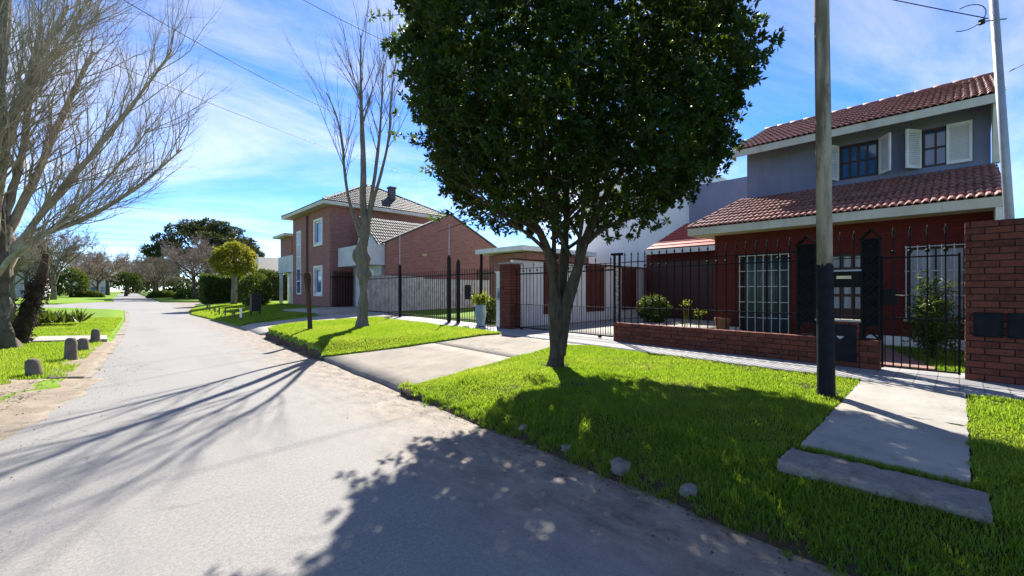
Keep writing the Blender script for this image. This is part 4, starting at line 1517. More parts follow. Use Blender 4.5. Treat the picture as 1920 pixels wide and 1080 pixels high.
# dark wooden side gate in shade
sg = thing('side_gate', (10.2, 25.2, 0.6), 'dark wooden board gate in shade at the brick house corner', 'gate')
for k in range(8):
    MB().bar((9.55 + k * 0.165, 25.3, 0.58), (9.55 + k * 0.165, 25.3, 2.7), 0.15, 0.04, (1, 0, 0)).build('board', 'brown_frame', sg)
MB().box(9.5, 10.85, 25.33, 25.37, 2.3, 2.4).build('rail', 'black_iron', sg)

# neighbour roof at the far right
nr = thing('neighbour_house', (14, -5, 0.4), 'pale grey corrugated roof and wall beyond the brick wall', 'house')
MB().box(12.4, 18, -9, -1.1, 0.3, 2.8).build('wall', 'lilac_stucco', nr)
for k in range(20):
    y0 = -1.0 - k * 0.4
    MB().prism([(12.0, y0, 2.85), (14.8, y0, 3.9), (14.8, y0 - 0.2, 3.98), (12.0, y0 - 0.2, 2.93)], (0, 0, 0.05)).build('roof_sheet', 'roof_grey', nr)
    MB().prism([(12.0, y0 - 0.2, 2.93), (14.8, y0 - 0.2, 3.98), (14.8, y0 - 0.4, 3.9), (12.0, y0 - 0.4, 2.85)], (0, 0, 0.05)).build('roof_sheet', 'roof_grey', nr)

# ------------------------------------------------------------------ trees
RV = Vector((math.cos(R(YAW)), -math.sin(R(YAW)), 0))     # axes used to lay out limbs: across and along
FV = Vector((math.sin(R(YAW)), math.cos(R(YAW)), 0))


def tubes(name, lines, k, mat, parent):
    """many tapered tubes in one mesh; lines = [(pts (n,3), radii (n,))]"""
    groups = {}
    for p, r in lines:
        groups.setdefault(len(p), []).append((p, r))
    VV, FF, base = [], [], 0
    for n, ls in groups.items():
        P = np.array([q[0] for q in ls], dtype=float)
        Rr = np.array([q[1] for q in ls], dtype=float)
        T = np.gradient(P, axis=1)
        T /= np.linalg.norm(T, axis=2, keepdims=True) + 1e-9
        ref = np.where(np.abs(T[:, :1, 2:3]) > 0.9, np.array([[[1.0, 0, 0]]]), np.array([[[0, 0, 1.0]]]))
        A = np.cross(T, np.broadcast_to(ref, T.shape))
        A /= np.linalg.norm(A, axis=2, keepdims=True) + 1e-9
        Bv = np.cross(T, A)
        th = np.arange(k) * 2 * np.pi / k
        V = P[:, :, None] + Rr[:, :, None, None] * (A[:, :, None] * np.cos(th)[None, None, :, None] + Bv[:, :, None] * np.sin(th)[None, None, :, None])
        b = len(ls)
        idx = base + np.arange(b * n * k).reshape(b, n, k)
        i0, i1 = idx[:, :-1], idx[:, 1:]
        F = np.stack([i0, np.roll(i0, -1, 2), np.roll(i1, -1, 2), i1], 3).reshape(-1, 4)
        VV.append(V.reshape(-1, 3))
        FF.append(F)
        base += b * n * k
    return link(name, mesh_np(name, np.concatenate(VV), np.concatenate(FF), True), mat, parent)


def rv():
    return Vector((random.gauss(0, 1), random.gauss(0, 1), random.gauss(0, 1)))


def grow(out, p, d, L, r, lvl, cfg):
    """curving shoot with side shoots; cfg = per-level (segments, children, child length, angle, wobble, upward pull)"""
    ns, nc, cl, ang, wob, trop = cfg[lvl]
    pts, rad = [p.copy()], [r]
    d = d.normalized()
    seg = L / ns
    dirs = []
    for i in range(ns):
        d = (d + rv() * wob + Vector((0, 0, trop))).normalized()
        p = p + d * seg
        pts.append(p.copy())
        rad.append(r * (1 - 0.72 * (i + 1) / ns))
        dirs.append(d.copy())
    out.setdefault(lvl, []).append(([tuple(q) for q in pts], rad))
    if lvl + 1 < len(cfg):
        for c in range(nc):
            t_ = 0.22 + 0.78 * (c + random.random()) / nc
            i = min(int(t_ * ns), ns - 1)
            q = pts[i].lerp(pts[i + 1], t_ * ns - i)
            side_ = dirs[i].cross(rv()).normalized()
            nd = dirs[i] * math.cos(ang) + side_ * math.sin(ang) * random.uniform(0.7, 1.3)
            rr = rad[i] + (rad[i + 1] - rad[i]) * (t_ * ns - i)
            grow(out, q, nd, L * cl * random.uniform(0.6, 1.15) * (1.1 - 0.4 * t_), rr * 0.58, lvl + 1, cfg)


def spline(pts, n):
    """Catmull-Rom through pts (x, y, z, r)"""
    P = np.array([pts[0]] + list(pts) + [pts[-1]], dtype=float)
    out = []
    for i in range(1, len(P) - 2):
        for s in np.linspace(0, 1, n, endpoint=False):
            a, b, c, d = P[i - 1], P[i], P[i + 1], P[i + 2]
            out.append(0.5 * ((2 * b) + (c - a) * s + (2 * a - 5 * b + 4 * c - d) * s * s + (3 * b - a - 3 * c + d) * s ** 3))
    out.append(P[-2])
    return out


def local(base, rows):
    """rows of (across, along, height, radius) in the tree's own axes"""
    return [(*(Vector(base) + RV * a + FV * f + Vector((0, 0, h))), r_) for a, f, h, r_ in rows]


# ---- evergreen street tree
TB = Vector((5.22, 4.45, 0.33))
T1 = thing('street_tree', TB, 'dense round dark evergreen tree with forked trunk on the front lawn', 'tree')
m = MB()
stems = [
    [(0.0, 0, -0.15, 0.23), (0.0, 0, 0.12, 0.165), (0.02, 0, 0.45, 0.15), (-0.01, 0.0, 0.85, 0.145), (-0.05, 0.0, 1.3, 0.12), (-0.09, 0.02, 1.7, 0.10), (-0.26, 0.05, 2.15, 0.08), (-0.62, 0.1, 2.65, 0.06), (-1.2, 0.2, 3.3, 0.035)],
    [(0.03, 0, 0.2, 0.13), (0.09, -0.03, 0.6, 0.135), (0.18, -0.04, 1.1, 0.12), (0.33, -0.05, 1.6, 0.10), (0.50, 0.0, 2.1, 0.085), (0.72, 0.1, 2.6, 0.065), (1.15, 0.2, 3.3, 0.04)],
    [(0.06, 0.1, 0.6, 0.10), (0.12, 0.16, 1.2, 0.09), (0.16, 0.25, 1.8, 0.08), (0.2, 0.3, 2.5, 0.06), (0.2, 0.4, 3.6, 0.04)],
    [(-0.06, 0.02, 1.6, 0.06), (-0.02, 0.2, 2.0, 0.05), (0.0, 0.4, 2.7, 0.04), (0.1, 0.6, 3.8, 0.03)],
    [(0.48, 0.0, 2.0, 0.06), (0.75, 0.0, 2.22, 0.05), (1.2, 0.1, 2.42, 0.04), (1.9, 0.2, 2.9, 0.025)],
    [(-0.2, 0.05, 2.1, 0.05), (-0.55, -0.1, 2.3, 0.04), (-1.0, -0.2, 2.5, 0.03), (-1.6, -0.2, 2.9, 0.02)],
    [(0.3, -0.05, 1.45, 0.05), (0.33, -0.1, 1.9, 0.045), (0.38, -0.3, 2.5, 0.035), (0.4, -0.6, 3.4, 0.025)],
]
for i, st in enumerate(stems):
    pts = spline(local(TB, st), 6)
    m.tube([p[:3] for p in pts], [p[3] * (0.74 if p[2] > 1.0 else 0.78) for p in pts], 14, 0.6, i * 3.1)
m.build('trunk', 'bark_brown', T1, True)
PR = np.array([[2.4, 0.6], [2.55, 1.15], [2.8, 1.65], [3.15, 2.02], [3.65, 2.3], [4.4, 2.48], [5.3, 2.52], [6.1, 2.5], [6.9, 2.15], [7.6, 1.4], [8.1, 0.5]])
N = 15000
zz = rng.uniform(2.4, 8.1, N * 3)
hw = np.interp(zz, PR[:, 0], PR[:, 1])
keep = rng.random(N * 3) < hw / 2.50 * np.interp(zz, [2.2, 2.9, 3.5, 5.9, 6.6], [0.3, 0.55, 1.0, 1.0, 0.5])
zz, hw = zz[keep][:N], hw[keep][:N]
N = len(zz)
aa = rng.uniform(0, 2 * np.pi, N)
shell = rng.random(N) < 0.66
rho = np.where(shell, 1.0 - np.abs(rng.normal(0, 0.11, N)), np.sqrt(rng.random(N)) * 0.95)
rho = np.where((zz < 3.3) & (rho < 0.55), 0.55 + 0.45 * rng.random(N), rho)
bumpy = 1 + 0.05 * np.sin(3 * aa + zz * 1.9) + 0.06 * np.sin(7 * aa - zz * 3.1 + 1) + 0.055 * np.sin(13 * aa + zz * 5.3) + 0.03 * np.sin(23 * aa - zz * 9)
zz = zz + np.where(zz < 3.0, 0.13 * np.sin(5 * aa + 2 * hw) + 0.1 * np.sin(11 * aa), 0)
# shoots that stick out of the outline, mostly high on the left side
ra, rf_ = np.cos(aa) * rho * hw * bumpy, np.sin(aa) * rho * hw * bumpy
stray = (rng.random(N) < 0.05) & shell
ra = np.where(stray, ra * rng.uniform(1.0, 1.16, N), ra)
Cc = np.array(TB)[None, :] * [1, 1, 0] + np.array(RV)[None, :] * (ra[:, None] + 0.25) + np.array(FV)[None, :] * (rf_[:, None] + 0.15)
Cc[:, 2] = zz + np.interp(zz, [2.2, 3.6], [0.22, 0.0]) * np.clip(1.5 - rho, 0.6, 1.5)
outw = np.array(RV)[None, :] * np.cos(aa)[:, None] + np.array(FV)[None, :] * np.sin(aa)[:, None]
outw[:, 2] = 0.35
V1, F1 = leaf_cloud(Cc, 0.10, 0.040, 12, outw * 0.55, 1.0, 0.0)
# long shoots on the upper left, with their own leaves
sh_lines, sh_c = [], []
for k in range(150):
    if k < 80:
        a0, z0 = math.pi + random.uniform(-1.1, 1.1), random.uniform(3.6, 7.6)
    else:
        a0, z0 = random.uniform(0, 2 * math.pi), random.uniform(2.6, 6.6)
    h0 = float(np.interp(z0, PR[:, 0], PR[:, 1]))
    o_ = RV * math.cos(a0) + FV * math.sin(a0)
    p = Vector((TB.x, TB.y, z0)) + RV * 0.25 + FV * 0.15 + o_ * h0 * 0.85
    d = (o_ + Vector((0, 0, random.uniform(-0.1, 0.9))) + rv() * 0.25).normalized()
    L = random.uniform(0.45, 0.85) * (1.35 if z0 > 5.8 else 1.0)
    q = p + d * L
    mid = p.lerp(q, 0.5) + rv() * 0.03
    sh_lines.append(([tuple(p), tuple(mid), tuple(q)], [0.008, 0.006, 0.003]))
    for s_ in (0.55, 0.7, 0.85, 1.0):
        sh_c.append(p.lerp(q, s_))
V2, F2 = leaf_cloud(np.array(sh_c), 0.11, 0.042, 9)
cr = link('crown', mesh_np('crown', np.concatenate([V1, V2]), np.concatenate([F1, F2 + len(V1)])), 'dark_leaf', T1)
# inner boughs
bo = {}
for k in range(26):
    a0 = random.uniform(0, 2 * math.pi)
    o_ = RV * math.cos(a0) + FV * math.sin(a0)
    p = TB + Vector((0, 0, random.uniform(1.7, 3.4))) + RV * random.uniform(-0.1, 0.5) + FV * 0.1
    grow(bo, p, o_ * 0.8 + Vector((0, 0, random.uniform(0.5, 1.2))), random.uniform(1.8, 2.6), 0.035, 0, [(5, 5, 0.5, 0.7, 0.12, 0.02), (4, 0, 0, 0, 0.15, 0.02)])
tubes('boughs', bo[0] + bo[1] + [(np.array(a), b) for a, b in sh_lines], 5, 'bark_brown', T1)['kind'] = 'stuff'

# ---- pollarded bare tree on the mound
PB = Vector((5.86, 13.06, 0.36))
T2 = thing('bare_tree', PB, 'bare pollarded tree with knobbly trunk and upright stems on the mound', 'tree')
m = MB()
tr = spline(local(PB, [(0, 0, -0.15, 0.34), (0, 0, 0.08, 0.25), (0.03, 0, 0.35, 0.185), (0.06, 0, 1.0, 0.15), (0.06, 0, 1.5, 0.17), (0.06, 0, 1.7, 0.25), (0.05, 0, 1.95, 0.21), (0.04, 0, 2.2, 0.29), (0.02, 0, 2.45, 0.24), (0.08, 0, 2.75, 0.17), (0.12, 0, 3.1, 0.18), (0.14, 0, 3.4, 0.15), (0.15, 0, 3.65, 0.07)]), 6)
m.tube([p[:3] for p in tr], [p[3] * 0.82 for p in tr], 22, 0.45, 4.0)
m.build('trunk', 'bark_grey', T2, True)
st2 = [
    [(0.0, 0, 2.9, 0.12), (-0.18, 0, 3.35, 0.085), (-0.42, 0.05, 4.0, 0.07), (-0.6, 0.1, 4.9, 0.06), (-0.72, 0.2, 5.9, 0.05), (-0.95, 0.3, 6.8, 0.035), (-1.3, 0.3, 7.6, 0.02)],
    [(0.08, 0, 3.3, 0.16), (0.05, 0, 4.2, 0.135), (0.06, 0, 5.2, 0.12), (0.0, 0.05, 6.2, 0.10), (-0.05, 0.1, 7.2, 0.07), (-0.1, 0.2, 8.3, 0.045), (-0.1, 0.2, 9.4, 0.02)],
    [(0.17, 0.02, 3.4, 0.11), (0.3, 0.1, 4.2, 0.085), (0.42, 0.2, 5.2, 0.075), (0.5, 0.3, 6.2, 0.06), (0.55, 0.4, 7.3, 0.04), (0.6, 0.4, 8.6, 0.018)],
    [(0.22, -0.02, 3.35, 0.09), (0.42, -0.1, 4.0, 0.07), (0.75, -0.2, 5.0, 0.06), (1.0, -0.3, 6.0, 0.05), (1.1, -0.4, 7.2, 0.035), (1.3, -0.5, 8.3, 0.018)],
]
m = MB()
o2 = {}
cfg = [(6, 7, 0.45, 0.4, 0.05, 0.09), (5, 6, 0.5, 0.45, 0.08, 0.07), (4, 0, 0, 0, 0.12, 0.03)]
for i, st in enumerate(st2):
    pts = spline(local(PB, st), 5)
    pts = [(*(Vector(p[:3]) + (Vector((PB.x, PB.y, p[2])) - Vector(p[:3])) * (0.05 if p[2] > 4 else 0.0)), p[3] * 0.72) for p in pts]
    m.tube([p[:3] for p in pts], [p[3] for p in pts], 9, 0.22, i)
    n = len(pts)
    for k in range(18 if i in (1, 2) else 13):
        j = int(n * random.uniform(0.45, 0.98))
        j = min(j, n - 2)
        p = Vector(pts[j][:3])
        d = (Vector(pts[j + 1][:3]) - p).normalized()
        a0 = random.uniform(0, 2 * math.pi)
        o_ = RV * math.cos(a0) + FV * math.sin(a0)
        grow(o2, p, d * 0.9 + o_ * random.uniform(0.3, 0.65), random.uniform(1.2, 2.6), max(pts[j][3] * 0.34, 0.009), 0, cfg)
m.build('stems', 'bark_grey', T2, True)
tubes('twigs', o2[0] + o2[1], 5, 'bark_grey', T2)
tubes('fine_twigs', o2[2], 3, 'twig_far', T2)

# ---- big plane tree on the left lawn
LB = Vector((-1.95, 16.15, 0.08))
T3 = thing('plane_tree', LB, 'huge bare pale barked tree spreading over the left lawn beside the bollards', 'tree')
m = MB()
tr = spline(local(LB, [(0.0, 0, -0.2, 0.5), (0.0, 0, 0.15, 0.38), (-0.03, 0, 0.7, 0.3), (-0.05, 0, 1.5, 0.29), (-0.03, 0, 2.3, 0.29), (-0.08, 0, 3.2, 0.25), (-0.12, 0, 4.6, 0.24), (-0.1, 0.1, 6.5, 0.17), (0.0, 0.2, 8.5, 0.11), (0.15, 0.2, 10.5, 0.06), (0.2, 0.2, 12.0, 0.015)]), 6)
m.tube([p[:3] for p in tr], [p[3] for p in tr], 22, 0.55, 1.0)
m.build('trunk', 'bark_old', T3, True)
limbs = [
    [(0.1, -0.1, 1.75, 0.12), (0.6, -0.2, 2.25, 0.09), (1.3, -0.3, 2.65, 0.065), (2.1, -0.3, 3.15, 0.045), (2.9, -0.2, 3.8, 0.02)],
    [(0.1, 0.1, 2.0, 0.2), (0.55, 0.2, 2.9, 0.16), (1.2, 0.3, 3.9, 0.13), (2.2, 0.4, 5.2, 0.1), (3.3, 0.4, 6.6, 0.06), (3.9, 0.5, 7.6, 0.03)],
    [(0.05, -0.1, 2.3, 0.2), (0.4, -0.3, 3.5, 0.16), (0.9, -0.5, 5.0, 0.13), (1.6, -0.6, 6.5, 0.1), (2.4, -0.6, 8.0, 0.06)],
    [(0.05, 0.2, 2.1, 0.14), (0.5, 0.5, 2.85, 0.11), (1.3, 0.9, 3.4, 0.1), (2.4, 1.1, 4.2, 0.07), (3.6, 1.2, 5.3, 0.035)],
    [(0.0, 0.2, 2.8, 0.18), (0.3, 0.6, 4.4, 0.14), (0.6, 1.0, 6.2, 0.11), (1.1, 1.3, 8.0, 0.07)],
    [(0.05, -0.2, 2.6, 0.14), (0.4, -0.9, 3.7, 0.11), (1.1, -1.4, 4.9, 0.08), (2.0, -1.7, 6.2, 0.04)],
    [(0.1, 0.0, 2.1, 0.12), (0.5, 0.4, 2.7, 0.09), (1.1, 0.7, 3.5, 0.07), (2.0, 0.9, 4.6, 0.045), (2.9, 1.0, 5.8, 0.025)],
    [(-0.1, 0.1, 2.6, 0.17), (-0.8, 0.3, 4.0, 0.13), (-1.6, 0.4, 5.6, 0.09), (-2.4, 0.5, 7.2, 0.05)],
    [(-0.1, -0.2, 2.2, 0.15), (-0.8, -0.7, 3.2, 0.11), (-1.8, -1.1, 4.4, 0.07), (-2.7, -1.3, 5.6, 0.04)],
    [(0.1, -0.1, 2.2, 0.15), (0.45, -0.5, 3.4, 0.12), (1.0, -0.8, 4.7, 0.09), (1.9, -0.9, 6.2, 0.06), (3.0, -0.9, 7.4, 0.03)],
    [(0.0, 0.1, 3.0, 0.16), (0.25, 0.3, 4.6, 0.13), (0.5, 0.3, 6.4, 0.1), (0.8, 0.3, 8.4, 0.06)],
    [(0.0, 0.0, 5.0, 0.15), (0.6, 0.2, 6.4, 0.12), (1.4, 0.3, 7.8, 0.08), (2.2, 0.3, 9.2, 0.04)],
]
m = MB()
o3 = {}
cfg = [(7, 8, 0.46, 0.6, 0.12, 0.10), (6, 7, 0.52, 0.55, 0.15, 0.11), (5, 0, 0, 0, 0.17, 0.13)]
for i, st in enumerate(limbs):
    pts = [(*p[:3], p[3] * 0.55) for p in spline(local(LB, st), 6)]
    m.tube([p[:3] for p in pts], [p[3] for p in pts], 10, 0.6, i * 2.0)
    n = len(pts)
    kk = (16 if i == 0 else 34) if i < 7 or i >= 9 else 10
    for k in range(kk):
        j = min(int(n * (0.22 + 0.77 * (k + random.random()) / kk)), n - 2)
        p = Vector(pts[j][:3])
        d = (Vector(pts[j + 1][:3]) - p).normalized()
        sd = d.cross(rv()).normalized()
        grow(o3, p, d * 0.9 + sd * random.uniform(0.35, 0.8) + RV * (0.2 if i < 7 or i > 8 else 0) + Vector((0, 0, 0.22)), random.uniform(1.2, 2.7), max(pts[j][3] * 0.30, 0.012), 0, cfg)
m.build('limbs', 'bark_plane', T3, True)
tubes('branches', o3[0], 5, 'bark_plane', T3)
tubes('twigs', o3[1], 4, 'bark_plane', T3)
tubes('fine_twigs', o3[2], 3, 'twig_pale', T3)
# ivy-choked stump leaning beside it
IV = thing('ivy_trunk', (-1.45, 16.6, 0.1), 'leaning trunk smothered in dead brown ivy behind the big bare tree', 'tree')
pts = spline(local((-1.75, 17.2, 0.05), [(0.0, 0, -0.1, 0.2), (0.22, 0, 0.5, 0.16), (0.5, 0, 1.3, 0.14), (0.62, 0.1, 2.0, 0.11), (0.7, 0.1, 2.5, 0.06)]), 6)
m = MB()
m.tube([p[:3] for p in pts], [p[3] for p in pts], 10, 0.4, 7)
m.build('trunk', 'bark_brown', IV, True)
cs = []
for k in range(700):
    p = random.choice(pts[3:-8])
    q = rv()
    q.z *= 0.5
    q.normalize()
    cs.append(Vector(p[:3]) + q * random.uniform(0.05, 0.27))
link('ivy', mesh_np('ivy', *leaf_cloud(np.array(cs), 0.11, 0.04, 4, None, 1.0, 0.7)), 'brown_leaf', IV)


# ---- clipped and far trees
def blob_tree(name, base, height, crown_r, crown_z, label, leaf, n=900, lsize=0.12, trunk_r=0.1, per=5, squash=1.0, grp=None, forks=True, barkm='bark_brown', bottom=-0.75):
    b = Vector(base)
    t_ = thing(name, b, label, 'tree', grp)
    m = MB()
    m.tube([b - Vector((0, 0, 0.2)), b + Vector((0, 0, (crown_z - crown_r * 0.5) * 0.5)), b + Vector((0.03, 0.02, crown_z - crown_r * 0.45)), b + Vector((0.0, 0.0, crown_z + crown_r * 0.3))], [trunk_r * 1.35, trunk_r, trunk_r * 0.85, trunk_r * 0.3], 8, 0.25)
    if forks:
        for k in range(5):
            a0 = k * 1.3
            e = b + Vector((math.cos(a0) * crown_r * 0.6, math.sin(a0) * crown_r * 0.6, crown_z + crown_r * 0.1))
            m.tube([b + Vector((0, 0, crown_z - crown_r * 0.9)), e], [trunk_r * 0.6, trunk_r * 0.25], 6)
    m.build('trunk', barkm, t_, True)
    u = unit(n * 2)
    u = u[u[:, 2] > bottom][:n]
    lump = 1 + 0.07 * np.sin(u[:, 0] * 6 + base[0]) * np.cos(u[:, 1] * 5) + 0.06 * np.sin(u[:, 2] * 9 + u[:, 0] * 4)
    rad = crown_r * lump * (1.06 - np.abs(rng.normal(0, 0.19, len(u)))) * np.where(rng.random(len(u)) < 0.05, 1.12, 1.0)
    c = u * rad[:, None] * np.array([1, 1, squash]) + np.array(b) + np.array([0, 0, crown_z])
    link('crown', mesh_np('crown', *leaf_cloud(c, lsize, lsize * 0.42, per, u * 0.7)), leaf, t_)
    return t_


blob_tree('topiary_tree', (7.6, 41.0, 0.42), 5.3, 1.4, 3.5, 'clipped round yellow green topiary tree in front of the hedge', 'lime_leaf', 2000, 0.2, 0.2, 5, 1.02, None, True, 'bark_grey')
blob_tree('clipped_tree', (4.0, 160, 0.1), 6, 3.2, 4.4, 'small flat clipped dark green tree far down the street', 'hedge_leaf', 900, 0.5, 0.35, 5, 0.62, None, False)
blob_tree('evergreen_tree', (-5.4, 130, 0.1), 5, 2.6, 2.9, 'dark bushy evergreen near the far white house', 'hedge_leaf', 900, 0.5, 0.3, 5, 1.15, None, False)
blob_tree('evergreen_tree', (20, 300, 0.1), 12, 9, 11, 'hazy dark tree closing the end of the street', 'pine_leaf', 900, 1.3, 0.6, 5, 0.95, None, False)
for (x, y, r_, lab) in ((11.5, 92, 2.2, 'dark rounded bush under the bare brown trees'), (8.3, 112, 1.6, 'low dark bush near the curve of the road'), (-2.6, 128, 1.5, 'low olive bush beside the far evergreen')):
    b_ = thing('bush', (x, y, 0.2), lab, 'bush')
    u = unit(700)
    u[:, 2] = np.abs(u[:, 2])
    c = u * r_ * rng.uniform(0.75, 1.0, (700, 1)) * [1.5, 1.1, 0.85] + [x, y, 0.15]
    link('foliage', mesh_np('foliage', *leaf_cloud(c, 0.42, 0.18, 5, u * 0.6)), 'hedge_leaf', b_)

# stone pine, umbrella shaped, with clumps on spreading boughs
PN = thing('pine_tree', (15.5, 109, 0.5), 'big spreading dark pine rising above the bare trees', 'tree')
pb = Vector((15.5, 109, 0.2))
m = MB()
m.tube([pb, pb + Vector((0.2, 0, 5)), pb + Vector((0, 0.3, 9))], [0.8, 0.55, 0.4], 8, 0.2)
cs, us = [], []
for k in range(46):
    a0 = random.uniform(0, 2 * math.pi)
    rr = math.sqrt(random.random()) * 9.6
    hz = 8.2 + (1 - (rr / 9.8) ** 2) * 7.0 + random.uniform(-1.2, 0.8)
    e = pb + Vector((math.cos(a0) * rr, math.sin(a0) * rr, hz))
    m.tube([pb + Vector((0, 0, 6 + random.random() * 3)), pb.lerp(e, 0.6) + Vector((0, 0, 2.2)), e], [0.22, 0.13, 0.06], 5)
    u = unit(110)
    cs.append(u * rng.uniform(0.6, 1, (110, 1)) * [2.1, 2.1, 1.0] + np.array(e))
    us.append(u)
m.build('trunk', 'bark_brown', PN, True)
link('crown', mesh_np('crown', *leaf_cloud(np.concatenate(cs), 0.62, 0.24, 5, np.concatenate(us) * 0.5)), 'pine_leaf', PN)


# bare trees in the distance: three shapes, copied
def bare_proto(seed, h, spread, trop):
    random.seed(seed)
    o_ = {}
    base = Vector((0, 0, 0))
    trunk = MB()
    trunk.tube([(0, 0, -0.3), (0.05, 0, h * 0.12), (0.0, 0.05, h * 0.28), (0.05, 0, h * 0.45)], [h * 0.035, h * 0.026, h * 0.021, h * 0.012], 8, 0.2)
    cfg = [(5, 10, 0.55, 0.6, 0.09, trop), (4, 8, 0.6, 0.65, 0.1, trop), (4, 7, 0.6, 0.6, 0.12, trop), (3, 0, 0, 0, 0.15, trop)]
    for k in range(9):
        a0 = k * 2.4 + random.random()
        d = Vector((math.cos(a0) * spread, math.sin(a0) * spread, random.uniform(0.6, 1.0)))
        grow(o_, Vector((0, 0, h * random.uniform(0.14, 0.40))), d, h * random.uniform(0.42, 0.58), h * 0.013, 0, cfg)
    for lv in (2, 3):
        o_[lv] = [(p_, [max(q_, 0.011) for q_ in r_]) for p_, r_ in o_[lv]]
    tm = trunk.mesh('trunk', True)
    cm = tubes('crown', o_[0] + o_[1], 3, None, None)
    fm = tubes('crown', o_[2] + o_[3], 3, None, None)
    a, b = cm.data, fm.data
    bpy.data.objects.remove(cm)
    bpy.data.objects.remove(fm)
    return tm, a, b


def bare_at(proto, x, y, z, sc, rot, label, bm_, tw, grp):
    t_ = thing('bare_tree', (x, y, z), label, 'tree', grp)
    for nm, me, mt in (('trunk', proto[0], bm_), ('boughs', proto[1], bm_), ('twigs', proto[2], tw)):
        me2 = me
        o = bpy.data.objects.new(nm, me2)
        COL.objects.link(o)
        if not me2.materials:
            me2.materials.append(None)
        o.material_slots[0].link = 'OBJECT'
        o.material_slots[0].material = M[mt]
        o.parent = t_
        o.scale = (sc, sc, sc)
        o.rotation_euler = (0, 0, rot)
        if nm != 'trunk':
            o['kind'] = 'stuff'
    return t_


pA, pB_, pC = bare_proto(3, 8, 0.7, 0.07), bare_proto(8, 8, 0.85, 0.05), bare_proto(21, 8, 0.55, 0.09)
GR = 'bare winter trees along the street'
bare_at(pB_, 10.6, 88, 0.3, 1.25, 0.3, 'spreading brown bare tree in front of the big pine', 'bark_brown', 'twig_far', GR)
bare_at(pA, 14.2, 92, 0.3, 1.4, 1.3, 'bare brown tree behind the topiary tree', 'bark_brown', 'twig_far', GR)
bare_at(pA, 9.3, 122, 0.2, 1.4, 2.0, 'slender pale bare tree at the bend of the street', 'bark_grey', 'twig_pale', GR)
bare_at(pB_, 10.4, 165, 0.1, 1.6, 4.0, 'rounded brown bare tree at the far road end', 'bark_brown', 'twig_far', GR)
bare_at(pC, -6.0, 98, 0.2, 1.5, 0.7, 'tall grey bare tree standing by the far white house', 'bark_grey', 'twig_pale', GR)
bare_at(pA, -9.5, 92, 0.2, 1.35, 2.7, 'grey bare tree half hidden by the big left tree', 'bark_grey', 'twig_pale', GR)
bare_at(pB_, 0.3, 190, 0.1, 2.1, 1.1, 'wide brown bare tree behind the small clipped tree', 'bark_brown', 'twig_far', GR)
bare_at(pC, -4.0, 165, 0.1, 1.6, 5.0, 'grey brown bare tree between evergreen and clipped tree', 'bark_grey', 'twig_far', GR)
bare_at(pB_, 13.5, 210, 0.1, 1.7, 2.2, 'hazy bare tree beyond the road end', 'bark_brown', 'twig_far', GR)
bare_at(pB_, 21.5, 85, 0.5, 1.0, 3.3, 'brown bare tree behind the two utility poles', 'bark_brown', 'twig_far', GR)
bare_at(pA, 24.5, 80, 0.5, 0.95, 0.3, 'brown bare tree next to the white porch', 'bark_brown', 'twig_pale', GR)
bare_at(pC, -16, 110, 0.2, 1.5, 4.4, 'grey bare tree far back on the left lawn', 'bark_grey', 'twig_pale', GR)
bare_at(pB_, -11.5, 128, 0.2, 1.5, 0.9, 'brown bare tree in front of the far white house', 'bark_brown', 'twig_far', GR)
bare_at(pA, -20, 140, 0.2, 1.7, 1.9, 'tall bare tree left of the far white house', 'bark_grey', 'twig_far', GR)
bare_at(pB_, -1.5, 145, 0.1, 1.3, 3.1, 'brown bare tree between the far houses', 'bark_brown', 'twig_far', GR)
bare_at(pC, 6.5, 235, 0.1, 1.9, 0.4, 'faint bare tree over the end of the road', 'bark_brown', 'twig_far', GR)
bare_at(pB_, 17.5, 130, 0.3, 1.6, 5.2, 'brown bare tree under the pine, farther from the road', 'bark_brown', 'twig_far', GR)
wd = []
random.seed(5)
for k in range(60):
    x, y = random.uniform(-130, 140), random.uniform(330, 400)
    u = unit(60)
    wd.append(u * rng.uniform(0.7, 1, (60, 1)) * [7, 7, 5] + [x, y, 5])
tag(link('far_wood', mesh_np('far_wood', *leaf_cloud(np.concatenate(wd), 2.6, 1.2, 4)), 'pine_leaf'), 'distant band of trees closing the horizon', 'wood', kind='stuff')

# hedge behind the topiary
HG = thing('hedge', (13, 46, 0.4), 'tall clipped dark green hedge behind the topiary tree', 'hedge')
hv, hu = [], []
for (xa, xb, ya, yb, h_) in ((6.8, 9.6, 49.5, 51.5, 2.9), (9.3, 17.5, 46.5, 48.5, 3.3)):
    n = 3600
    p = np.stack([rng.uniform(xa, xb, n), rng.uniform(ya, yb, n), rng.uniform(0.4, h_, n)], 1)
    f_ = rng.integers(0, 4, n)
    p[f_ == 0, 1] = ya
    p[f_ == 1, 2] = h_
    p[f_ == 2, 0] = xa
    p += rng.normal(0, 0.08, p.shape)
    p[:, 2] += 0.15 * np.sin(p[:, 0] * 1.3)
    hv.append(p)
    MB().box(xa + 0.2, xb - 0.2, ya + 0.2, yb - 0.2, 0.2, h_ - 0.25).build('core', 'dirt', HG)
link('foliage', mesh_np('foliage', *leaf_cloud(np.concatenate(hv), 0.24, 0.11, 4)), 'hedge_leaf', HG)
DS = thing('shade_shrub', (7.6, 34, 0.5), 'dark bushy shrub in shade beside the white porch', 'shrub')
u = unit(1500)
c = u * rng.uniform(0.7, 1, (1500, 1)) * [1.0, 2.2, 1.35] + [8.0, 36.0, 1.55]
c[:, 2] = np.maximum(c[:, 2], 0.5)
link('foliage', mesh_np('foliage', *leaf_cloud(c, 0.22, 0.1, 4, u * 0.5)), 'hedge_leaf', DS)
MB().tube([(8.0, 36.0, 0.3), (8.0, 36, 1.2)], [0.08, 0.05], 6).build('stem', 'bark_brown', DS)

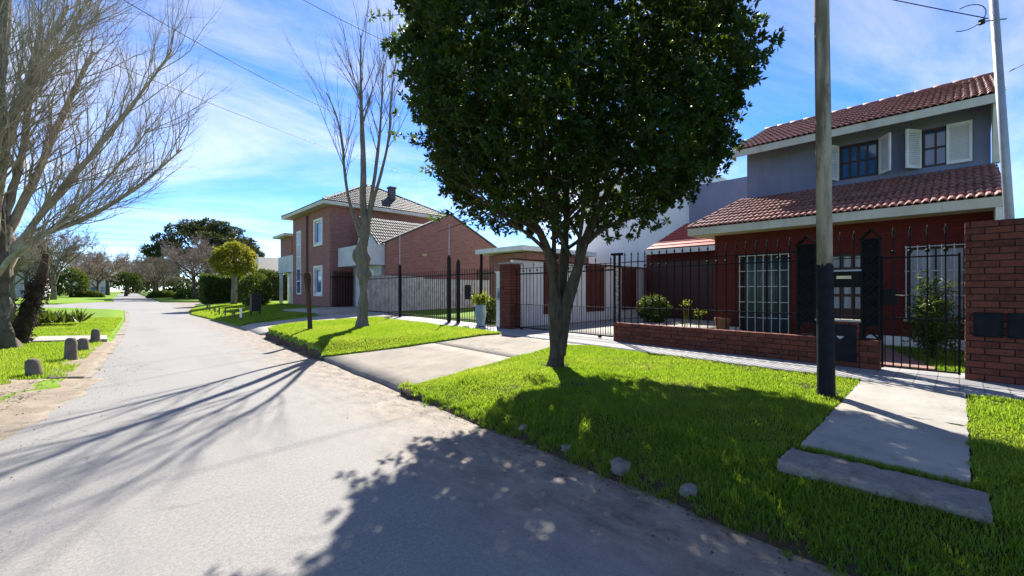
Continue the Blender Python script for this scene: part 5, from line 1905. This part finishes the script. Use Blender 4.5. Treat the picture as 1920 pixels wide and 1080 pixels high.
# ------------------------------------------------------------------ poles, posts, wires
UP = thing('utility_pole', (5.86, 1.03, 0.36), 'weathered wooden pole painted black at its base on the lawn corner', 'pole')
base, top = Vector((5.86, 1.03, 0.25)), Vector((5.86, 1.11, 8.2))
j0 = base.lerp(top, 0.2)
m = MB()
m.tube([base.lerp(top, 0.12), base.lerp(top, 0.4), base.lerp(top, 0.7), top], [0.076, 0.073, 0.068, 0.062], 16, 0.06, 2)
m.build('shaft', 'pole_wood', UP, True)
m = MB()
m.tube([base, base.lerp(top, 0.1), j0], [0.086, 0.083, 0.0805], 32, 0.05, 2, False)
m.v = [(a, b, c + (random.uniform(-0.035, 0.02) if c > j0.z - 0.01 else 0)) for a, b, c in m.v]
m.build('painted_base', 'black_paint', UP, True)

SP = thing('service_pole', (10.45, -0.62, 0.4), 'thin leaning grey metal service pole at the house corner', 'pole')
s0, s1 = Vector((10.47, -0.66, 0.35)), Vector((10.40, -0.36, 6.75))
MB().tube([s0, s0.lerp(s1, 0.5), s1], [0.06, 0.058, 0.05], 12).build('shaft', 'galvanised', SP, True)
br = s0.lerp(s1, 0.87)
m = MB()
m.tube([br + Vector((-0.1, 0.12, 0)), br + Vector((0.06, -0.12, 0))], 0.014, 6)
m.build('bracket', 'galvanised', SP)
MB().lathe(tuple(br + Vector((-0.10, 0.15, -0.04))), [(0.01, 0), (0.045, 0.01), (0.03, 0.04), (0.045, 0.07), (0.01, 0.08)], 8).build('insulator', 'cable', SP)
lp_ = []
for i in range(13):
    a = i / 12 * 1.3 * math.pi + 1.2
    lp_.append(br + Vector((-0.06, 0.32 + 0.22 * math.cos(a), 0.16 + 0.2 * math.sin(a))))
MB().tube(lp_, 0.007, 5).build('drip_loop', 'cable', SP)


def wire(p, q, sag, label, r_=0.008):
    p, q = Vector(p), Vector(q)
    pts = []
    for i in range(21):
        s = i / 20
        v = p.lerp(q, s)
        v.z -= sag * 4 * s * (1 - s)
        pts.append(v)
    o = MB().tube(pts, r_, 5).build('power_line', 'cable')
    return tag(o, label, 'cable', 'overhead wires')


wire((-2.35, 16.0, 8.31), (14.9, 21.8, 8.06), 0.35, 'dark overhead wire running from the big bare tree to the hipped roof', 0.009)
wire((-0.6, 12.4, 8.1), (10.0, 19.5, 9.4), 0.35, 'dark overhead wire crossing the street above the pollarded tree', 0.009)
wire((3.4, 12.0, 9.3), (11.5, 13.9, 10.5), 0.2, 'highest overhead wire running behind the round evergreen tree')
wire((9.3, 2.6, 7.75), (10.35, -0.32, 5.96), 0.02, 'service wire arriving at the metal pole insulator')
wire((10.44, -0.55, 5.05), (7.6, -1.2, 4.6), 0.05, 'thin wire leaving the metal pole past the brick wall')
for (x, y, h_, lab) in ((18.0, 84, 10.6, 'dark wooden utility pole, nearer of two beyond the hedge'), (21.0, 98, 11.6, 'grey utility pole, farther of two beyond the hedge')):
    f = thing('far_pole', (x, y, 0.4), lab, 'pole')
    MB().tube([(x, y, 0.2), (x, y, h_)], [0.28, 0.2], 8).build('shaft', 'post_wood', f)
    MB().bar((x - 1.1, y - 0.5, h_ - 0.5), (x + 1.1, y + 0.5, h_ - 0.5), 0.14, 0.16).build('crossarm', 'post_wood', f)
for k, (za, zb_) in enumerate(((10.2, 11.4), (9.9, 10.2), (8.8, 9.2), (7.6, 7.6), (6.6, 6.4))):
    wire((18, 84, za), (-14, 96, zb_), 0.5, ('highest', 'second highest', 'middle', 'second lowest', 'lowest')[k] + ' of five far wires strung to the nearer utility pole', 0.022)

DP = thing('dead_stump', (4.33, 13.4, 0.36), 'slim brown dead tree stump standing on the mound near the bare tree', 'stump')
pts = spline(local((4.42, 13.5, 0.25), [(0.05, 0, -0.1, 0.10), (0.03, 0, 0.2, 0.075), (0, 0, 0.8, 0.065), (-0.02, 0, 1.4, 0.08), (-0.04, 0, 1.75, 0.085), (-0.05, 0, 1.85, 0.05)]), 5)
MB().tube([p[:3] for p in pts], [p[3] for p in pts], 10, 0.5, 12).build('trunk', 'post_wood', DP, True)
m = MB()
m.tube([(4.36, 13.5, 1.95), (4.22, 13.62, 2.05), (4.12, 13.7, 2.04)], [0.02, 0.014, 0.008], 5)
m.build('snag', 'post_wood', DP)

# bollards
for (x, y, h_, tilt, lab) in ((-0.88, 10.82, 0.30, 0.10, 'short round topped stone bollard, lowest and leaning, next to the bare dirt'),
                              (-0.54, 12.94, 0.46, 0.0, 'tall round topped stone bollard, the tallest of the four'),
                              (-0.40, 14.72, 0.30, 0.02, 'weathered stone bollard between the tallest one and the footpath one'),
                              (-0.22, 16.75, 0.38, -0.02, 'stone bollard standing at the edge of the concrete footpath')):
    t_ = thing('bollard', (x, y, 0.1), lab, 'bollard', 'stone bollards along the left verge')
    m = MB()
    prof = [(0.11, -0.12), (0.108, 0.05), (0.10, h_ * 0.6), (0.093, h_ * 0.8), (0.08, h_ * 0.92), (0.05, h_ * 0.985), (0.01, h_)]
    m.tube([(x - tilt * z_, y, 0.1 + z_) for r_, z_ in prof], [r_ for r_, z_ in prof], 14, 0.12, x)
    m.build('post', 'bollard', t_, True)

# stones along the lawn edge
for (x, y, z, s, lab) in ((3.24, 3.22, 0.07, 0.065, 'grey stone sunk in the lawn edge where the tree shadow begins'),
                          (3.14, 2.55, 0.07, 0.045, 'smallest flat stone half buried in the shaded lawn edge'),
                          (3.08, 1.93, 0.09, 0.085, 'large pale angular stone lying on the lawn edge dirt'),
                          (3.1, 1.36, 0.08, 0.06, 'dull stone overgrown by grass at the shaded lawn edge')):
    import bmesh
    bm = bmesh.new()
    bmesh.ops.create_icosphere(bm, subdivisions=2, radius=1)
    for v in bm.verts:
        n = mnoise.noise(v.co * 1.3 + Vector((x * 9, y * 7, 0)))
        v.co *= s * (1 + 0.8 * n)
        v.co.z *= 0.8
        for ax in (0, 1):
            v.co[ax] = max(-s * 0.85, min(s * 0.85, v.co[ax])) * 1.2
    me = bpy.data.meshes.new('stone')
    bm.to_mesh(me)
    bm.free()
    o = link('stone', me, 'stone')
    o.location = (x, y, z - s * 0.05)
    tag(o, lab, 'stone', 'stones on the lawn edge')

# things on the far verge
bn = thing('litter_bin', (5.57, 25.0, 0.42), 'dark square litter basket on legs beside the shaded driveway', 'bin')
MB().box(5.36, 5.78, 24.82, 25.22, 0.5, 1.35).build('basket', 'bin_black', bn)
for a in (5.37, 5.76):
    MB().box(a - 0.03, a + 0.03, 24.98, 25.04, 0.2, 0.5).build('leg', 'bin_black', bn)
MB().box(5.34, 5.80, 24.80, 25.24, 1.351, 1.39).build('rim', 'bin_black', bn)
sg = thing('small_sign', (4.62, 23.4, 0.1), 'small blank white board on a peg by the shaded driveway', 'sign')
MB().box(4.60, 4.62, 23.25, 23.65, 0.28, 0.72).build('board', 'white_paint', sg)
MB().box(4.615, 4.64, 23.43, 23.47, 0.0, 0.3).build('peg', 'post_wood', sg)
for k, (x, y) in enumerate(((4.75, 25.6), (4.7, 27.6), (4.75, 29.6), (4.85, 31.6), (4.9, 33.8), (5.1, 36))):
    zz_ = float(z_far(np.array([x]), np.array([y]))[0])
    f = thing('verge_post', (x, y, zz_), 'low wooden verge post with sloping rail, ' + ('next to the small white board', 'second from the small white board', 'third from the small white board', 'third from the road bend', 'second from the road bend', 'the one at the road bend')[k], 'post', 'low posts with rails on the far verge')
    MB().tube([(x, y, zz_ - 0.1), (x, y, zz_ + 0.42)], 0.04, 7).build('post', 'bollard', f)
    MB().tube([(x, y, zz_ + 0.36), (x + 0.06, y + 0.95, zz_ + 0.12)], 0.03, 6).build('rail', 'bollard', f)

# clump of strap leaves on the left lawn
AG = thing('strap_leaf_clump', (-2.0, 25.5, 0.18), 'low clump of glossy green strap leaves on the left lawn', 'plant')
cx_ = np.stack([rng.normal(-2.0, 0.55, 90), rng.normal(25.5, 0.4, 90), np.full(90, 0.2)], 1)
link('leaves', mesh_np('leaves', *leaf_cloud(cx_, 0.55, 0.09, 9, np.tile([[0, 0, 1.0]], (90, 1)), 0.8)), 'hedge_leaf', AG)
# flower bed behind the low wall
for i, (y, h_, lab) in enumerate(((3.9, 0.75, 'tall yellow flowered stalks behind the low brick wall'), (3.62, 0.6, 'thin leaning green stalks beside the yellow flowers'), (2.75, 0.45, 'tuft of pale arching leaves behind the low wall by the window'), (3.1, 0.35, 'low green tuft between stalks and pale tuft'))):
    f = thing('bed_plant', (fx(y) + 0.3, y, 0.42), lab, 'plant', 'plants in the bed behind the low wall')
    c = np.stack([rng.normal(fx(y) + 0.3, 0.04, 14), rng.normal(y, 0.06, 14), np.full(14, 0.4)], 1)
    link('leaves', mesh_np('leaves', *leaf_cloud(c, h_ * 0.55, 0.016, 3, np.tile([[0, 0, 1.6]], (14, 1)), 0.8)), 'shrub_leaf', f)
    if i < 2:
        m = MB()
        for k in range(4):
            a = random.uniform(-0.14, 0.14)
            m.tube([(fx(y) + 0.3, y, 0.4), (fx(y) + 0.3, y + a * 0.5, 0.4 + h_ * 0.7), (fx(y) + 0.3, y + a, 0.4 + h_ * 1.2)], 0.006, 4)
        m.build('stalk', 'shrub_leaf', f)
        c = np.stack([rng.normal(fx(y) + 0.3, 0.03, 20), rng.normal(y, 0.08, 20), rng.normal(0.4 + h_ * 1.2, 0.03, 20)], 1)
        link('flowers', mesh_np('flowers', *leaf_cloud(c, 0.05, 0.03, 3)), 'lime_leaf', f)
gs = thing('garden_shrub', (9.9, 0.35, 0.4), 'tall loose dark shrub behind the small iron gate', 'shrub')
u = unit(800)
c = u * rng.uniform(0.2, 1, (800, 1)) ** 0.8 * [0.40, 0.33, 0.75] * (1 + 0.25 * np.sin(u[:, :1] * 7 + u[:, 2:] * 5)) + [9.9, 0.30, 1.05]
link('foliage', mesh_np('foliage', *leaf_cloud(c, 0.10, 0.022, 4)), 'hedge_leaf', gs)
MB().tube([(9.9, 0.3, 0.3), (9.9, 0.3, 1.0)], [0.03, 0.02], 6).build('stem', 'bark_brown', gs)
gs = thing('garden_shrub', (14.5, 7.4, 0.4), 'round dark clipped shrub in front of the garage doors', 'shrub')
u = unit(700)
c = u * rng.uniform(0.6, 1, (700, 1)) * [0.6, 0.6, 0.5] + [14.5, 7.7, 0.9]
link('foliage', mesh_np('foliage', *leaf_cloud(c, 0.13, 0.05, 5)), 'hedge_leaf', gs)
MB().tube([(14.5, 7.7, 0.3), (14.5, 7.7, 0.8)], [0.03, 0.02], 6).build('stem', 'bark_brown', gs)
pt = thing('flower_pot', (11.4, 4.2, 0.4), 'terracotta pot standing at the corner of the brick facade', 'pot')
MB().lathe((11.35, 4.15, 0.4), [(0.12, 0), (0.17, 0.3), (0.2, 0.42), (0.2, 0.46), (0.17, 0.46), (0.16, 0.42)], 12).build('pot', 'terracotta', pt)

# far houses
fh = thing('far_house', (-13, 137, 0.2), 'far white house with grey roof half hidden by bare trees', 'house')
MB().box(-17, -9.5, 134, 144, 0, 6.2).build('wall', 'canopy_white', fh)
MB().prism([(-17.6, 133.4, 6.2), (-8.9, 133.4, 6.2), (-13.2, 133.4, 9.4)], (0, 11, 0)).build('roof', 'roof_grey', fh)
for (a, b, c_, d) in ((-15.8, -14.2, 0.2, 2.6), (-12.5, -11.0, 1.2, 2.8), (-15.6, -14.4, 3.8, 5.2), (-12.4, -11.2, 3.8, 5.2)):
    MB().box(a, b, 133.9, 133.99, c_, d).build('window', 'glass_sky_tint', fh)
fh = thing('far_house', (-2, 205, 0.2), 'far grey roofed house beyond the evergreens', 'house')
MB().box(-9, 1, 200, 212, 0, 6).build('wall', 'canopy_white', fh)
MB().prism([(-10, 199, 6), (2, 199, 6), (-4, 199, 12.5)], (0, 14, 0)).build('roof', 'roof_grey', fh)
for a in (-7, -3, -0.5):
    MB().box(a - 0.7, a + 0.7, 199.9, 199.99, 1.2, 2.8).build('window', 'glass_sky_tint', fh)
fh = thing('far_house', (16, 62, 0.5), 'low house with dark roof behind the hedge', 'house')
MB().box(12, 22, 60, 68, 0.3, 3.6).build('wall', 'grey_stucco', fh)
MB().prism([(11.5, 59.5, 3.6), (11.5, 68.5, 3.6), (11.5, 64, 6.0)], (11, 0, 0)).build('roof', 'roof_dark', fh)
MB().box(13.4, 14.0, 61.4, 62.0, 4.6, 6.2).build('chimney', 'white_paint', fh)
MB().box(15, 16.5, 59.9, 59.99, 1.4, 2.8).build('window', 'glass_sky_tint', fh)

# ------------------------------------------------------------------ grass
def on_path(x, y):
    y = y + 0.03 * vnoise(x, y, 7.0, 2) * np.where(y > 0.4, 1, -1)
    return ((y > -0.06) & (y < 0.87) & (x > 3.93)) | ((y > -0.13) & (y < 0.93) & (x > 3.52) & (x < 3.93))


n = 620000
x, y = rng.uniform(2.85, 7.3, n), rng.uniform(-2.6, 5.75, n)
t_ = x - er(y)
ragged = 0.03 + 0.06 * vnoise(x * 0, y, 3.1) + 0.05 * vnoise(x, y, 9.0)
dcam = np.hypot(x, y)
ok = (t_ > ragged) & (x < side(y) - np.where(y > 5.2, (y - 5.2) * 0.9, 0)) & ~on_path(x, y)
ok &= rng.random(n) < np.clip((3.6 / dcam) ** 1.1, 0, 1)
ok &= (np.hypot(x - TB.x, y - TB.y) > 0.2) & (np.hypot(x - 5.86, y - 1.03) > 0.07)
thin = np.clip(t_ / 0.22, 0.3, 1) * np.clip(1.25 - 0.9 * np.clip(vnoise(x, y, 2.3, 8), 0, 1) - 0.5 * np.clip(vnoise(x, y, 6.1, 3), 0, 1), 0.25, 1)
ok &= rng.random(n) < thin
x, y = x[ok], y[ok]
h = rng.uniform(0.020, 0.052, len(x)) * (1 + 0.45 * vnoise(x, y, 1.7, 1)) * np.where(rng.random(len(x)) < 0.06, 1.6, 1.0)
h *= np.where(np.hypot(x, y) > 5.5, 0.75, 1.0)
Va, Fa = blades(x, y, z_near(x, y) - 0.006, np.maximum(h, 0.018), np.clip(0.0022 + 0.0004 * np.hypot(x, y), 0.003, 0.006))
tag(link('grass', mesh_np('grass', Va, Fa), 'grass_blade'), 'bright green lawn grass around the evergreen tree', 'grass', kind='stuff')
# mound
n = 190000
x, y = rng.uniform(3.3, 8.3, n), rng.uniform(8.3, 16.8, n)
xl_ = np.maximum(er(y) + 0.04, np.interp(y, [8.2, 8.35, 9.0, 9.65, 9.9], [7.8, 7.3, 5.0, 3.6, 3.3])) + np.where(y > 15.6, (y - 15.6) ** 2 * 0.9, 0)
ok = (x > xl_ + 0.04 * vnoise(x, y, 6)) & (x < side(y)) & (np.hypot(x - PB.x, y - PB.y) > 0.3)
x, y = x[ok], y[ok]
Va, Fa = blades(x, y, z_mound(x, y) - 0.004, rng.uniform(0.03, 0.06, len(x)), np.full(len(x), 0.008), 0.5, 1)
tag(link('grass', mesh_np('grass', Va, Fa), 'grass_blade'), 'short bright grass on the mound under the bare pollarded tree', 'grass', kind='stuff')
# left lawn
n = 320000
y = 7.2 + 24 * rng.random(n) ** 1.6
x = el(y) - 0.3 - rng.random(n) ** 1.3 * (6 + 0.1 * y)
tt = el(y) - x
lim = np.where(y < 10.5, 0.95 + (10.5 - y) * 0.06 + 0.25 * vnoise(x, y, 2.5, 3), 0.35 + 0.3 * np.clip(vnoise(x, y, 2.1, 2), 0, 1))
ok = (tt > lim) & ~((y > 16.85 - x * 0.3) & (y < 18.55 - x * 0.3))
ok &= rng.random(n) < np.where((tt < 0.9) & (y > 10.5), 0.55, 1)
x, y = x[ok], y[ok]
Va, Fa = blades(x, y, z_left(x, y) - 0.002, rng.uniform(0.03, 0.075, len(x)), np.clip(0.0006 * np.hypot(x, y), 0.005, 0.02), 0.5, 1)
tag(link('grass', mesh_np('grass', Va, Fa), 'grass_blade'), 'sunlit green grass of the left lawn around the bollards', 'grass', kind='stuff')
# far verge lawn
n = 90000
y = 21.3 + 22 * rng.random(n) ** 1.3
fe_ = np.interp(y, FE[:, 0], FE[:, 1])
x = fe_ + 0.1 + rng.random(n) * np.where(y < 25.4, 3.0, 5.5)
Va, Fa = blades(x, y, z_far(x, y) - 0.002, rng.uniform(0.03, 0.08, n), np.full(n, 0.02), 0.5, 1)
tag(link('grass', mesh_np('grass', Va, Fa), 'grass_blade'), 'grass of the far verge around the low posts and topiary', 'grass', kind='stuff')
# tufts hanging over the lawn's broken edge
nt_ = 260
ty = rng.uniform(0.0, 5.9, nt_)
tx = er(ty) + rng.normal(0.05, 0.055, nt_)
k_ = 26
x = np.repeat(tx, k_) + rng.normal(0, 0.018, nt_ * k_)
y = np.repeat(ty, k_) + rng.normal(0, 0.022, nt_ * k_)
hh = np.repeat(rng.uniform(0.03, 0.10, nt_), k_) * rng.uniform(0.5, 1.1, nt_ * k_)
Va, Fa = blades(x, y, np.maximum(z_near(x, y), 0.0) - 0.004, hh, np.full(len(x), 0.0032), 0.8)
tag(link('grass_tufts', mesh_np('grass_tufts', Va, Fa), 'grass_blade'), 'ragged grass tufts hanging over the dirt edge of the lawn', 'grass', kind='stuff')
# strip between path slab and step, sprouts on the kerb line
n = 900
y = rng.uniform(-0.06, 0.86, n)
Va, Fa = blades(rng.normal(3.945, 0.012, n), y, np.full(n, 0.27), rng.uniform(0.06, 0.1, n), np.full(n, 0.003))
tag(link('grass_strip', mesh_np('grass_strip', Va, Fa), 'grass_blade'), 'thin line of grass growing in the joint before the step', 'grass', kind='stuff')
# garden grass behind the fence
n = 40000
x, y = rng.uniform(8.8, 11.6, n), rng.uniform(-0.4, 5.0, n)
ok = ~((y > 0.2 + (x - 8.67) * 0.3) & (y < 0.9 + (x - 8.67) * 0.3))
x, y = x[ok], y[ok]
Va, Fa = blades(x, y, np.full(len(x), 0.40), rng.uniform(0.03, 0.07, len(x)), np.full(len(x), 0.007), 0.5, 1)
tag(link('grass', mesh_np('grass', Va, Fa), 'grass_blade'), 'garden grass behind the railings and small gate', 'grass', kind='stuff')
# loose gravel on the road edges
n = 3200
y = np.concatenate([rng.uniform(-0.5, 10.5, n // 2), rng.uniform(3.5, 16, n // 2)])
x = np.concatenate([er(y[:n // 2]) - np.abs(rng.normal(0, 0.4, n // 2)), el(y[n // 2:]) + rng.normal(0.05, 0.3, n // 2)])
sz = rng.uniform(0.002, 0.006, n) * np.where(rng.random(n) < 0.04, 2.2, 1)
oc = np.array([[1, 0, 0], [0, 1, 0], [-1, 0, 0], [0, -1, 0], [0, 0, 0.8], [0, 0, -0.8]])
fo = np.array([[0, 1, 4], [1, 2, 4], [2, 3, 4], [3, 0, 4], [1, 0, 5], [2, 1, 5], [3, 2, 5], [0, 3, 5]])
zg = np.where(np.arange(n) < n // 2, 0.0, 0.006 + np.clip((el(y) - x) * 0.13, 0, 0.15))
Vg = (np.stack([x, y, zg + sz * 0.4], 1)[:, None] + oc[None] * sz[:, None, None] * rng.uniform(0.6, 1.3, (n, 6, 1))).reshape(-1, 3)
Fg = (np.arange(n)[:, None, None] * 6 + fo[None]).reshape(-1, 3)
tag(link('gravel', mesh_np('gravel', Vg, Fg), 'concrete'), 'loose gravel crumbs scattered along both road edges', 'gravel', kind='stuff')
# dead leaves and crumbs along the shaded lawn edge
n = 900
y = rng.uniform(0.0, 6.2, n)
x = er(y) + rng.normal(0.03, 0.08, n) - np.where(rng.random(n) < 0.2, rng.random(n) * 0.5, 0)
c = np.stack([x, y, np.maximum(z_near(x, y), 0) + 0.008], 1)
V1, F1 = leaf_cloud(c, 0.032, 0.016, 1, None, 1.0)
V1[:, 2] = np.repeat(c[:, 2], 4) + (V1[:, 2] - np.repeat(c[:, 2], 4)) * 0.25
tag(link('leaf_litter', mesh_np('leaf_litter', V1, F1), 'litter'), 'dry brown leaf litter along the lawn edge', 'leaf litter', kind='stuff')
n = 1400
y = rng.uniform(3.0, 10.6, n)
x = el(y) - 0.35 - np.abs(rng.normal(0, 0.35, n))
c = np.stack([x, y, 0.02 + np.clip((el(y) - x) * 0.13, 0, 0.15)], 1)
V1, F1 = leaf_cloud(c, 0.05, 0.02, 1, None, 1.0)
V1[:, 2] = np.repeat(c[:, 2], 4) + (V1[:, 2] - np.repeat(c[:, 2], 4)) * 0.3
tag(link('leaf_litter', mesh_np('leaf_litter', V1, F1), 'litter'), 'dry leaves and twigs on the left sandy verge', 'leaf litter', kind='stuff')
